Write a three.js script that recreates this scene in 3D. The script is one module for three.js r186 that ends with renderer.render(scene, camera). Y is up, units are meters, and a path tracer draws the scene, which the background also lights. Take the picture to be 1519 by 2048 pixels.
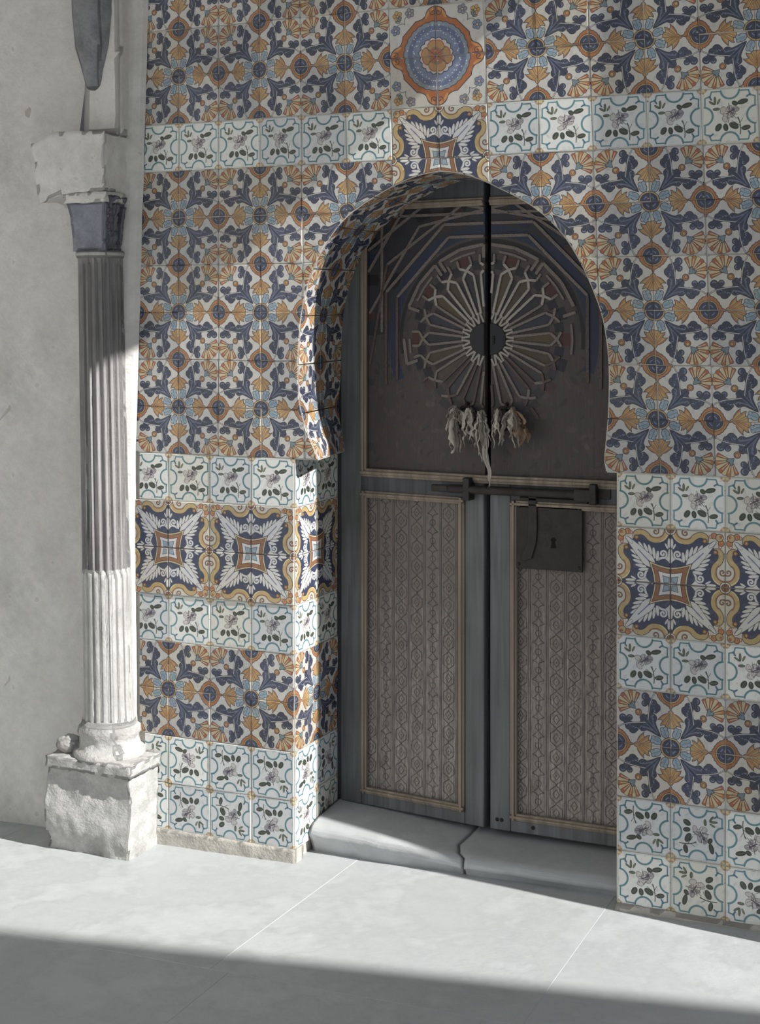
import * as THREE from 'three';
import { mergeGeometries, mergeVertices } from 'three/addons/utils/BufferGeometryUtils.js';
import { RoundedBoxGeometry } from 'three/addons/geometries/RoundedBoxGeometry.js';
import { ImprovedNoise } from 'three/addons/math/ImprovedNoise.js';

// ---------------------------------------------------------------- camera, sky, sun, exposure
const scene = new THREE.Scene();
const FW = 1519, FH = 2048, FOC = 2913;
const camera = new THREE.PerspectiveCamera(2 * Math.atan(FH / 2 / FOC) * 180 / Math.PI, FW / FH, 0.05, 100);
camera.position.set(1.761, 1.61, 3.973);
camera.rotation.y = 23.9 * Math.PI / 180;
camera.setViewOffset(FW, FH, 0, 374, FW, FH);                // a view camera with its lens raised above the plate's centre

scene.background = new THREE.Color(0.15, 0.165, 0.185);
scene.environment = null;
const sun = new THREE.DirectionalLight(new THREE.Color(1, 0.985, 0.955), 3.3);
const SUN = new THREE.Vector3(1, 0.85, 0.165);
sun.position.copy(SUN).multiplyScalar(8); sun.target.position.set(0, 0.6, 0);
sun.castShadow = true; sun.shadow.radius = 1.4; sun.shadow.mapSize.set(2048, 2048);
Object.assign(sun.shadow.camera, { left: -5, right: 5, top: 5, bottom: -5, near: 0.1, far: 24 });
scene.add(sun, sun.target);

const renderer = new THREE.WebGLRenderer({ antialias: true });
renderer.toneMapping = THREE.LinearToneMapping;
renderer.toneMappingExposure = 2.12;
renderer.shadowMap.enabled = true;

// ---------------------------------------------------------------- helpers
let seed = 7;
function rnd() { seed = (seed + 0x6d2b79f5) | 0; let t = Math.imul(seed ^ (seed >>> 15), 1 | seed); t = (t + Math.imul(t ^ (t >>> 7), 61 | t)) ^ t; return ((t ^ (t >>> 14)) >>> 0) / 4294967296; }
const rr = (a, b) => a + (b - a) * rnd();
const perlin = new ImprovedNoise();
const fbm = (x, y, z = 0, o = 4) => { let s = 0, a = 0.5; for (let i = 0; i < o; i++) { s += a * perlin.noise(x, y, z + i * 7.3); x *= 2.03; y *= 2.03; a *= 0.5; } return s; };
const names = new Map();
function numbered(n) { const k = names.get(n) || 0; names.set(n, k + 1); return k ? n + '_' + String(k).padStart(3, '0') : n; }
function mesh(name, geo, mat, parent) {
  const m = new THREE.Mesh(geo, mat); m.name = parent && parent !== scene ? name : numbered(name);
  if (parent && parent !== scene) { const same = parent.children.filter((c) => c.name === name || c.name.startsWith(name + '_0') || c.name.startsWith(name + '_1') || c.name.startsWith(name + '_2')).length; if (same) m.name = name + '_' + String(same).padStart(3, '0'); }
  m.castShadow = m.receiveShadow = true; (parent || scene).add(m); return m;
}
function group(name, pos = [0, 0, 0], parent = scene) { const g = new THREE.Group(); g.name = numbered(name); g.position.set(...pos); parent.add(g); return g; }
function tag(o, label, category, grp) { o.userData.label = label; o.userData.category = category; if (grp) o.userData.group = grp; return o; }
function struct(o) { o.userData.kind = 'structure'; return o; }
const V = (x, y, z) => new THREE.Vector3(x, y, z);

// a box with chamfered edges, uv in metres by dominant axis
function box(x0, x1, y0, y1, z0, z1, r = 0.003) {
  const w = x1 - x0, h = y1 - y0, d = z1 - z0;
  const g = new RoundedBoxGeometry(w, h, d, 2, Math.min(r, w * 0.45, h * 0.45, d * 0.45));
  g.translate((x0 + x1) / 2, (y0 + y1) / 2, (z0 + z1) / 2);
  return metreUV(g);
}
function metreUV(g, s = 1) {
  const p = g.attributes.position, n = g.attributes.normal, uv = new Float32Array(p.count * 2);
  for (let i = 0; i < p.count; i++) {
    const ax = Math.abs(n.getX(i)), ay = Math.abs(n.getY(i)), az = Math.abs(n.getZ(i));
    let u, v;
    if (az >= ax && az >= ay) { u = p.getX(i); v = p.getY(i); } else if (ax >= ay) { u = p.getZ(i) + 0.37; v = p.getY(i); } else { u = p.getX(i); v = p.getZ(i) + 0.61; }
    uv[2 * i] = u * s; uv[2 * i + 1] = v * s;
  }
  g.setAttribute('uv', new THREE.BufferAttribute(uv, 2)); return g;
}
const merge = (list) => mergeGeometries(list.map((g) => { const q = g.index ? g.toNonIndexed() : g; for (const k of Object.keys(q.attributes)) if (!['position', 'normal', 'uv'].includes(k)) q.deleteAttribute(k); q.groups.length = 0; return q; }), false);
function soup(tris, uvs) {                                    // flat-shaded triangles: [[x,y,z] * 3n], uv the same
  const g = new THREE.BufferGeometry();
  g.setAttribute('position', new THREE.Float32BufferAttribute(tris.flat(), 3));
  if (uvs) g.setAttribute('uv', new THREE.Float32BufferAttribute(uvs.flat(), 2));
  g.computeVertexNormals(); return g;
}
// push vertices about with noise, along their normals, without opening seams
function roughen(g, amp, freq, seedZ = 0) {
  g.deleteAttribute('uv'); g.deleteAttribute('normal');
  let q = mergeVertices(g, 1e-5); q.computeVertexNormals();
  const p = q.attributes.position, n = q.attributes.normal, o = [];
  for (let i = 0; i < p.count; i++) {
    const x = p.getX(i), y = p.getY(i), z = p.getZ(i);
    const d = amp * 1.6 * (fbm(x * freq + seedZ, y * freq, z * freq, 4) + 0.5 * perlin.noise(x * freq * 3 + z * freq * 3, y * freq * 3, seedZ));
    o.push(x + n.getX(i) * d, y + n.getY(i) * d, z + n.getZ(i) * d);
  }
  q.setAttribute('position', new THREE.Float32BufferAttribute(o, 3)); q.computeVertexNormals();
  q = q.toNonIndexed(); return metreUV(q);
}
function densebox(x0, x1, y0, y1, z0, z1, step, taper) {      // finely divided box for roughened stone; taper(x,y,z) may bend it
  const n = (a, b) => Math.max(1, Math.round((b - a) / step));
  const g = new THREE.BoxGeometry(x1 - x0, y1 - y0, z1 - z0, n(x0, x1), n(y0, y1), n(z0, z1));
  g.translate((x0 + x1) / 2, (y0 + y1) / 2, (z0 + z1) / 2);
  if (taper) { const p = g.attributes.position; for (let i = 0; i < p.count; i++) { const q = taper(p.getX(i), p.getY(i), p.getZ(i)); p.setXYZ(i, ...q); } }
  return g;
}

// ---------------------------------------------------------------- computed textures
function canvasTex(w, h, draw, srgb = true) {
  const c = document.createElement('canvas'); c.width = w; c.height = h;
  draw(c.getContext('2d'), w, h);
  const t = new THREE.CanvasTexture(c); if (srgb) t.colorSpace = THREE.SRGBColorSpace;
  t.wrapS = t.wrapT = THREE.RepeatWrapping; t.magFilter = THREE.LinearFilter; return t;
}
function dataTex(n, fn, srgb = true) {                        // fn(u, v) -> [r, g, b] 0..1, tileable when fn is
  const d = new Uint8Array(n * n * 4);
  for (let y = 0; y < n; y++) for (let x = 0; x < n; x++) { const c = fn(x / n, y / n); for (let k = 0; k < 3; k++) d[(y * n + x) * 4 + k] = Math.max(0, Math.min(255, c[k] * 255)); d[(y * n + x) * 4 + 3] = 255; }
  const t = new THREE.DataTexture(d, n, n); if (srgb) t.colorSpace = THREE.SRGBColorSpace;
  t.wrapS = t.wrapT = THREE.RepeatWrapping; t.magFilter = THREE.LinearFilter; t.needsUpdate = true; return t;
}
const tiled = (f) => (u, v) => { const a = f(u, v), b = f(u - 1, v), c = f(u, v - 1), d = f(u - 1, v - 1); return (a * (1 - u) + b * u) * (1 - v) + (c * (1 - u) + d * u) * v; };
const rep = (t, sx, sy) => { const c = t.clone(); c.repeat.set(sx, sy); c.needsUpdate = true; return c; };

const nA = tiled((u, v) => fbm(u * 5, v * 5, 1.3, 5)), nB = tiled((u, v) => fbm(u * 22, v * 22, 9.1, 4)), nC = tiled((u, v) => fbm(u * 70, v * 70, 4.7, 2));
const plasterTex = dataTex(512, (u, v) => { const a = nA(u, v), b = nB(u, v), c = nC(u, v); const s = 0.855 + 0.13 * a + 0.08 * b + 0.05 * c - (b > 0.3 ? 0.08 : 0); return [s, s * 0.99, s * 0.97]; });
const roughBump = dataTex(512, (u, v) => { const s = 0.5 + 0.5 * nA(u, v) + 0.35 * nB(u, v) + 0.2 * nC(u, v); return [s, s, s]; }, false);
const marbleTex = dataTex(1024, (u, v) => {
  const a = nA(u, v), b = nB(u, v), c = nC(u, v); const vein = Math.pow(1 - Math.min(1, Math.abs(a + 0.25 * b) * 5), 3);
  const s = 0.79 + 0.07 * a + 0.05 * b + 0.03 * c - 0.03 * vein; return [s * 0.99, s, s * 1.0];
});
const stoneTex = dataTex(512, (u, v) => { const a = nA(u, v), b = nB(u, v), c = nC(u, v); const pit = Math.max(0, b - 0.18); const s = 0.74 + 0.24 * a + 0.14 * b + 0.07 * c - 0.5 * pit; return [s, s * 0.995, s * 0.985]; });
const wg = tiled((u, v) => fbm(u * 40, v * 2.2, 3.1, 4)), wh = tiled((u, v) => fbm(u * 130, v * 5, 8.1, 2));
const woodTex = (r, g, b, k) => dataTex(512, (u, v) => { const s = 1 + k * (wg(u, v) * 0.9 + wh(u, v) * 0.55 + nA(u, v) * 0.5); return [r * s, g * s, b * s]; });
const woodBump = dataTex(512, (u, v) => { const s = 0.5 + 0.55 * wg(u, v) + 0.4 * wh(u, v); return [s, s, s]; }, false);

const std = (o) => new THREE.MeshStandardMaterial(o);
const M = {
  plaster: std({ map: rep(plasterTex, 1.4, 1.4), bumpMap: rep(roughBump, 2, 2), bumpScale: 0.006, roughness: 0.95, color: 0xf2f2f2 }),
  mortar: std({ map: rep(plasterTex, 3, 3), bumpMap: rep(roughBump, 5, 5), bumpScale: 0.004, roughness: 0.97, color: 0xd8d5cf }),
  joint: std({ map: rep(plasterTex, 3, 3), roughness: 0.97, color: 0xa8a6a0 }),
  marble: std({ map: rep(marbleTex, 0.9, 0.9), bumpMap: rep(roughBump, 1.5, 1.5), bumpScale: 0.002, roughness: 0.55, color: 0xe5e6e7 }),
  stone: std({ map: rep(stoneTex, 2.5, 2.5), bumpMap: rep(roughBump, 5, 5), bumpScale: 0.005, roughness: 0.9, color: 0xe9e9e7 }),
  shaft: std({ map: rep(stoneTex, 2, 1), bumpMap: rep(roughBump, 5, 3), bumpScale: 0.003, roughness: 0.85, color: 0xefefed }),
  shaftGrey: std({ map: dataTex(512, (u, v) => { const s = 0.66 + 0.30 * tiled((p, q) => fbm(p * 16, q * 1.4, 2.2, 3))(u, v) + 0.22 * wh(u, v) + 0.10 * nB(u, v); return [s, s * 0.985, s * 0.97]; }), bumpMap: rep(roughBump, 5, 3), bumpScale: 0.003, roughness: 0.85, color: 0xd6d6d8 }),
  greywash: std({ map: rep(stoneTex, 4, 4), bumpMap: rep(roughBump, 6, 6), bumpScale: 0.004, roughness: 0.95, color: 0xb2b4ba }),
  bluewash: std({ map: rep(stoneTex, 4, 4), bumpMap: rep(roughBump, 6, 6), bumpScale: 0.003, roughness: 0.95, color: 0xb4b8c8 }),
  darkstone: std({ map: rep(stoneTex, 5, 5), bumpMap: rep(roughBump, 9, 9), bumpScale: 0.006, roughness: 0.95, color: 0x9596a2 }),
  biscuit: std({ map: rep(plasterTex, 4, 4), roughness: 0.9, color: 0xddd8cf }),
  wood: std({ map: woodTex(0.39, 0.40, 0.405, 0.5), bumpMap: woodBump, bumpScale: 0.0015, roughness: 0.62 }),
  woodWarm: std({ map: woodTex(0.54, 0.49, 0.43, 0.5), bumpMap: woodBump, bumpScale: 0.0015, roughness: 0.6 }),
  woodDark: std({ map: woodTex(0.30, 0.31, 0.33, 0.5), bumpMap: woodBump, bumpScale: 0.0015, roughness: 0.6 }),
  hub: std({ map: woodTex(0.15, 0.155, 0.17, 0.5), roughness: 0.7 }),
  stripLight: std({ map: woodTex(0.60, 0.58, 0.55, 0.5), roughness: 0.65 }),
  stripMid: std({ map: woodTex(0.45, 0.42, 0.40, 0.6), roughness: 0.7 }),
  stripDark: std({ map: woodTex(0.33, 0.28, 0.27, 0.6), roughness: 0.7 }),
  iron: std({ map: rep(stoneTex, 6, 6), color: 0x4a4643, roughness: 0.55, metalness: 0.4, bumpMap: rep(roughBump, 12, 12), bumpScale: 0.001 }),
  black: std({ color: 0x050506, roughness: 0.9 }),
  rag: std({ map: rep(plasterTex, 9, 9), color: 0xd2ccc2, roughness: 0.95 }),
  ragGrey: std({ map: rep(plasterTex, 9, 9), color: 0x8f8880, roughness: 0.95 }),
  ragRust: std({ map: rep(plasterTex, 9, 9), color: 0xa08672, roughness: 0.95 }),
};

// ---------------------------------------------------------------- the painted tiles: glaze decoration only, drawn in unit coordinates
const INK = '#3d3a45', NAVY = '#464b5c', NAVY2 = '#5d6376', SKY = '#8fa6b2', ORANGE = '#b87a48', YELLOW = '#cfae68', CREAM = '#c4c2bc', TEAL = '#587f84', LEAF = '#454b42', RUST = '#a3654a';
function painter(ctx, N) {
  ctx.setTransform(N, 0, 0, -N, 0, N); ctx.lineJoin = ctx.lineCap = 'round';
  const P = {
    ctx,
    shape(pts, fill, stroke, lw = 0.012) {                      // closed curve: [x,y] line points, [cx,cy,x,y] quadratic, six numbers a cubic
      ctx.beginPath(); ctx.moveTo(...pts[0]);
      for (const p of pts.slice(1)) p.length === 2 ? ctx.lineTo(...p) : p.length === 4 ? ctx.quadraticCurveTo(...p) : ctx.bezierCurveTo(...p);
      ctx.closePath(); if (fill) { ctx.fillStyle = fill; ctx.fill(); } if (stroke) { ctx.strokeStyle = stroke; ctx.lineWidth = lw; ctx.stroke(); }
    },
    line(pts, stroke, lw) {
      ctx.beginPath(); ctx.moveTo(...pts[0]);
      for (const p of pts.slice(1)) p.length === 2 ? ctx.lineTo(...p) : p.length === 4 ? ctx.quadraticCurveTo(...p) : ctx.bezierCurveTo(...p);
      ctx.strokeStyle = stroke; ctx.lineWidth = lw; ctx.stroke();
    },
    disc(x, y, r, fill, stroke, lw = 0.012, ry = r, rot = 0) { ctx.beginPath(); ctx.ellipse(x, y, r, ry, rot, 0, 7); if (fill) { ctx.fillStyle = fill; ctx.fill(); } if (stroke) { ctx.strokeStyle = stroke; ctx.lineWidth = lw; ctx.stroke(); } },
    arc(x, y, r, a, b, stroke, lw) { ctx.beginPath(); ctx.arc(x, y, r, a, b); ctx.strokeStyle = stroke; ctx.lineWidth = lw; ctx.stroke(); },
    scallop(x, y, r, amp, k, fill, stroke) { ctx.beginPath(); for (let i = 0; i <= 160; i++) { const t = i / 160 * 2 * Math.PI, q = r + amp * Math.abs(Math.sin(t * k / 2)); ctx.lineTo(x + q * Math.cos(t), y + q * Math.sin(t)); } ctx.closePath(); ctx.fillStyle = fill; ctx.fill(); if (stroke) { ctx.strokeStyle = stroke; ctx.lineWidth = 0.014; ctx.stroke(); } },
    spiral(x, y, r, a0, turns, dir, stroke, lw) { ctx.beginPath(); for (let i = 0; i <= 40; i++) { const k = i / 40, q = r * (1 - k * 0.85), t = a0 + dir * k * turns * 2 * Math.PI; ctx.lineTo(x + q * Math.cos(t), y + q * Math.sin(t)); } ctx.strokeStyle = stroke; ctx.lineWidth = lw; ctx.stroke(); },
    twice(f) { f(); ctx.save(); ctx.transform(0, 1, 1, 0, 0, 0); f(); ctx.restore(); },
  };
  return P;
}
const pick2 = (a) => a[Math.floor(rnd() * a.length)];
function worn(ctx, N, amount) {                               // glaze mottling and chips, all over the tile
  ctx.setTransform(1, 0, 0, 1, 0, 0);
  for (let i = 0; i < 90; i++) { ctx.fillStyle = rnd() < 0.5 ? 'rgba(225,222,214,0.07)' : 'rgba(60,58,66,0.06)'; ctx.beginPath(); ctx.ellipse(rnd() * N, rnd() * N, rr(4, 26), rr(3, 16), rnd() * 3, 0, 7); ctx.fill(); }
  for (let i = 0; i < amount; i++) { ctx.fillStyle = rnd() < 0.6 ? 'rgba(206,202,192,0.8)' : 'rgba(92,86,82,0.7)'; const e = Math.floor(rnd() * 4), q = rnd() * N, d = rr(0, 5); ctx.beginPath(); ctx.ellipse(e < 2 ? q : e === 2 ? d : N - d, e > 1 ? q : e ? d : N - d, rr(1.5, 6), rr(1.5, 5), 0, 0, 7); ctx.fill(); }
}
function drawAcanthus(ctx, N) {                               // flower at (0,0), ringed rosette at the two side corners, shell at (1,1)
  const P = painter(ctx, N), j = () => rr(-0.010, 0.010), O = pick2(['#a8734c', '#a06c49', '#ae7a52']), Y = pick2(['#b99f70', '#b59667', '#bfa67b']), B = pick2([NAVY, '#4e5365', '#414656']);
  ctx.fillStyle = CREAM; ctx.fillRect(0, 0, 1, 1);
  const lobe = (x, y, r) => { r *= 1.2; P.disc(x, y, r, B, INK, 0.011); P.arc(x, y, r * 0.55, 0.4, 2.6, '#7d87a0', 0.014); };
  P.twice(() => {
    // rosette ring quarter at (1,0)
    P.shape([[0.68, -0.01], [0.725, 0.022, 0.755, 0.022], [0.765, 0.075, 0.795, 0.085], [0.79, 0.13, 0.83, 0.145], [0.85, 0.20, 0.885, 0.205], [0.915, 0.25, 0.957, 0.24], [0.978, 0.275, 1.0, 0.32], [1.02, -0.01]], O, INK, 0.012);
    P.disc(1, 0, 0.178, Y, INK, 0.010); P.disc(1, 0, 0.148, '#41475a', INK, 0.013); P.arc(1, 0, 0.09, 2.0, 2.7, '#76809a', 0.02);
    // palmette half on the edge, its lobes curling out towards the flower
    P.shape([[0.70, -0.01], [0.665, 0.04, 0.63, 0.045], [0.615, 0.12, 0.575, 0.175, 0.495, 0.238], [0.515, 0.175, 0.48, 0.138], [0.455, 0.18, 0.39, 0.188], [0.425, 0.13, 0.40, 0.092], [0.375, 0.105, 0.34, 0.085], [0.37, 0.04, 0.355, -0.01]], Y, INK, 0.012);
    P.line([[0.635, 0.022], [0.60, 0.11, 0.52, 0.195]], O, 0.020); P.line([[0.595, 0.012], [0.53, 0.07, 0.425, 0.160]], O, 0.018); P.line([[0.54, 0.006], [0.46, 0.02, 0.375, 0.070]], RUST, 0.013);
    P.line([[0.62, 0.012], [0.56, 0.085, 0.49, 0.135]], INK, 0.007); P.line([[0.575, 0.006], [0.50, 0.045, 0.41, 0.092]], INK, 0.007);
    // petal of the flower
    { const x = 0.272, y = 0.108; P.disc(x - 0.010, y - 0.004, 0.095, '#93a5af', INK, 0.011, 0.072, 0.38); P.disc(x + 0.05, y + 0.045, 0.04, '#93a5af', INK, 0.009); P.disc(x + 0.065, y - 0.015, 0.04, '#93a5af', INK, 0.009); P.disc(x, y, 0.066, '#93a5af', null, 0, 0.046, 0.38); P.line([[x - 0.07, y - 0.03], [x + 0.05, y + 0.015]], '#5f7484', 0.012); P.line([[x - 0.06, y], [x + 0.03, y + 0.04]], '#6f8592', 0.009); }
    const a = j(), b = j();
    // branch with its lobes
    P.line([[0.50, 0.40], [0.62, 0.36, 0.72 + a, 0.36]], INK, 0.092); P.line([[0.66, 0.37], [0.78, 0.38, 0.89 + a, 0.455]], INK, 0.066);
    lobe(0.715 + a, 0.275 + b, 0.066); lobe(0.795 + a, 0.325 + b, 0.056); lobe(0.905 + a, 0.47, 0.057); lobe(0.775 + a, 0.485, 0.045); lobe(0.845 + a, 0.405, 0.040); lobe(0.655 + a, 0.285 + b, 0.036);
    P.line([[0.50, 0.40], [0.62, 0.36, 0.72 + a, 0.36]], B, 0.07); P.line([[0.66, 0.37], [0.78, 0.38, 0.89 + a, 0.455]], B, 0.046);
    // main leaf half
    P.shape([[0.18, 0.18], [0.27, 0.195, 0.36, 0.275, 0.45, 0.28], [0.50, 0.245, 0.555, 0.265], [0.59, 0.30, 0.61, 0.33], [0.625, 0.375, 0.575, 0.42], [0.545, 0.455, 0.575, 0.495], [0.58, 0.535, 0.545, 0.545], [0.18, 0.18]], B, INK, 0.012); P.arc(0.535, 0.305, 0.038, 0.2, 2.8, '#7d8494', 0.014);
    P.line([[0.25, 0.235], [0.36, 0.325, 0.55, 0.345]], '#6c7386', 0.022); P.line([[0.33, 0.30], [0.42, 0.38, 0.50, 0.44]], '#646b80', 0.016);
    P.line([[0.47, 0.42], [0.66, 0.405, 0.80, 0.375], [0.91, 0.345, 0.985, 0.29]], INK, 0.027); P.line([[0.47, 0.42], [0.66, 0.405, 0.80, 0.375], [0.91, 0.345, 0.985, 0.29]], '#c0bfbb', 0.014);
  });
  P.shape([[0.19, 0.19], [0.33, 0.3, 0.50, 0.48], [0.48, 0.50], [0.30, 0.33, 0.19, 0.19]], '#3a4052');
  // shell
  const ax = 0.70, ay = 0.70, a0 = -0.50, a1 = Math.PI / 2 + 0.50, K = 9;
  for (let i = 0; i < K; i++) { const t0 = a0 + (a1 - a0) * i / K, t1 = a0 + (a1 - a0) * (i + 1) / K, R = 0.265 + 0.035 * Math.sin((i + 0.5) / K * Math.PI), tm = (t0 + t1) / 2; P.shape([[ax, ay], [ax + R * Math.cos(t0), ay + R * Math.sin(t0)], [ax + 1.1 * R * Math.cos(tm), ay + 1.1 * R * Math.sin(tm), ax + R * Math.cos(t1), ay + R * Math.sin(t1)]], i % 2 ? '#c6b592' : (i % 4 ? O : RUST), INK, 0.008); }
  for (let i = 0; i < K; i += 2) { const t = a0 + (a1 - a0) * (i + 0.5) / K; P.line([[ax + 0.10 * Math.cos(t), ay + 0.10 * Math.sin(t)], [ax + 0.24 * Math.cos(t), ay + 0.24 * Math.sin(t)]], '#cdbf9a', 0.013); }
  P.shape([[0.655, 0.655], [0.78, 0.68], [0.80, 0.72], [0.74, 0.74], [0.72, 0.80], [0.68, 0.78]], '#74878c', INK, 0.010);
  P.disc(0.60, 0.60, 0.060, O, INK, 0.012); P.disc(0.607, 0.607, 0.033, Y, INK, 0.007);
  P.disc(0, 0, 0.185, Y, INK, 0.010); P.disc(0, 0, 0.15, '#41475a', INK, 0.013); P.arc(0, 0, 0.09, 0.5, 1.1, '#76809a', 0.02);
  P.disc(1, 1, 0.03, '#98a0a6');
}
function drawSprig(ctx, N) {                                  // white tile: teal strapwork border with half circles, a flower sprig inside
  const P = painter(ctx, N), j = () => rr(-0.012, 0.012);
  ctx.fillStyle = '#dedfdb'; ctx.fillRect(0, 0, 1, 1);
  const T = rnd() < 0.5 ? TEAL : '#628a92';
  for (let q = 0; q < 4; q++) {
    ctx.save(); ctx.translate(0.5, 0.5); ctx.rotate(q * Math.PI / 2); ctx.translate(-0.5, -0.5);
    P.line([[0.055, 0.17], [0.12, 0.15, 0.15, 0.15], [0.15, 0.10, 0.17, 0.055], [0.335, 0.055]], T, 0.026);
    P.line([[0.665, 0.055], [0.83, 0.055]], T, 0.026);
    P.arc(0.5, 0.03, 0.165, 0.1, Math.PI - 0.1, T, 0.034); P.arc(0.5, 0.03, 0.15, 0.2, Math.PI - 0.4, '#7b9b9d', 0.01);
    P.line([[0.14, 0.13], [0.20, 0.17]], '#4f6f86', 0.03);
    P.line([[0.0, 0.02], [1, 0.02]], '#a9b4b4', 0.006);
    P.disc(0.02, 0.02, 0.055, '#cdbf98', '#8d8a84', 0.008); P.disc(0.07, 0.02, 0.02, '#b58f6b'); P.disc(0.02, 0.07, 0.02, '#b58f6b');
    ctx.restore();
  }
  const a = j(), b = j();
  ctx.translate(a, b);
  // stem
  P.line([[0.70, 0.15], [0.72, 0.30, 0.66, 0.46]], LEAF, 0.016); P.line([[0.70, 0.30], [0.62, 0.36, 0.55, 0.40]], LEAF, 0.011); P.line([[0.70, 0.26], [0.80, 0.28]], LEAF, 0.012); P.line([[0.69, 0.35], [0.74, 0.44]], LEAF, 0.009); P.line([[0.69, 0.38], [0.64, 0.46]], LEAF, 0.009);
  const leaf = (x, y, r, w, t, c = LEAF) => { r *= 1.18; w *= 1.2; P.disc(x, y, r, c, '#35392f', 0.008, w, t); P.line([[x - r * 0.7 * Math.cos(t), y - r * 0.7 * Math.sin(t)], [x + r * 0.7 * Math.cos(t), y + r * 0.7 * Math.sin(t)]], '#737a68', 0.007); };
  leaf(0.31, 0.29, 0.062, 0.04, 1.0); leaf(0.44, 0.285, 0.055, 0.034, 1.75); leaf(0.585, 0.31, 0.075, 0.042, -0.5); leaf(0.80, 0.265, 0.065, 0.034, 0.2); leaf(0.74, 0.74, 0.08, 0.035, 0.25); leaf(0.60, 0.715, 0.045, 0.032, -0.6);
  leaf(0.27, 0.625, 0.05, 0.02, 0.05, '#667060'); leaf(0.245, 0.78, 0.06, 0.016, 1.6, '#6f775c'); leaf(0.19, 0.74, 0.05, 0.013, -0.6, '#6f775c'); leaf(0.31, 0.76, 0.045, 0.013, 1.1, '#8d9168');
  // blossoms: pale petals scratched with dark strokes
  for (const [x, y, r, c] of [[0.55, 0.56, 0.10, '#b4b0ae'], [0.46, 0.50, 0.085, '#c2bebb'], [0.40, 0.60, 0.07, '#c6c2bc'], [0.62, 0.62, 0.065, '#9a9498'], [0.42, 0.44, 0.06, '#c9c3be'], [0.50, 0.64, 0.055, '#bdb8b4']]) P.disc(x + j(), y + j(), r, c, '#7d787c', 0.009, r * 0.7, rnd() * 3);
  for (let i = 0; i < 26; i++) { const t = rnd() * 6.28, q = rr(0.04, 0.15), x = 0.51 + j() * 4, y = 0.55 + j() * 4; P.line([[x, y], [x + q * Math.cos(t) * 0.5 + j(), y + q * Math.sin(t) * 0.5, x + q * Math.cos(t), y + q * Math.sin(t)]], rnd() < 0.65 ? '#5c585f' : '#d6d3cf', rr(0.006, 0.013)); }
  P.line([[0.45, 0.53], [0.52, 0.56, 0.59, 0.61]], '#5a4e58', 0.022); P.disc(0.57, 0.60, 0.028, '#575160');
}
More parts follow.
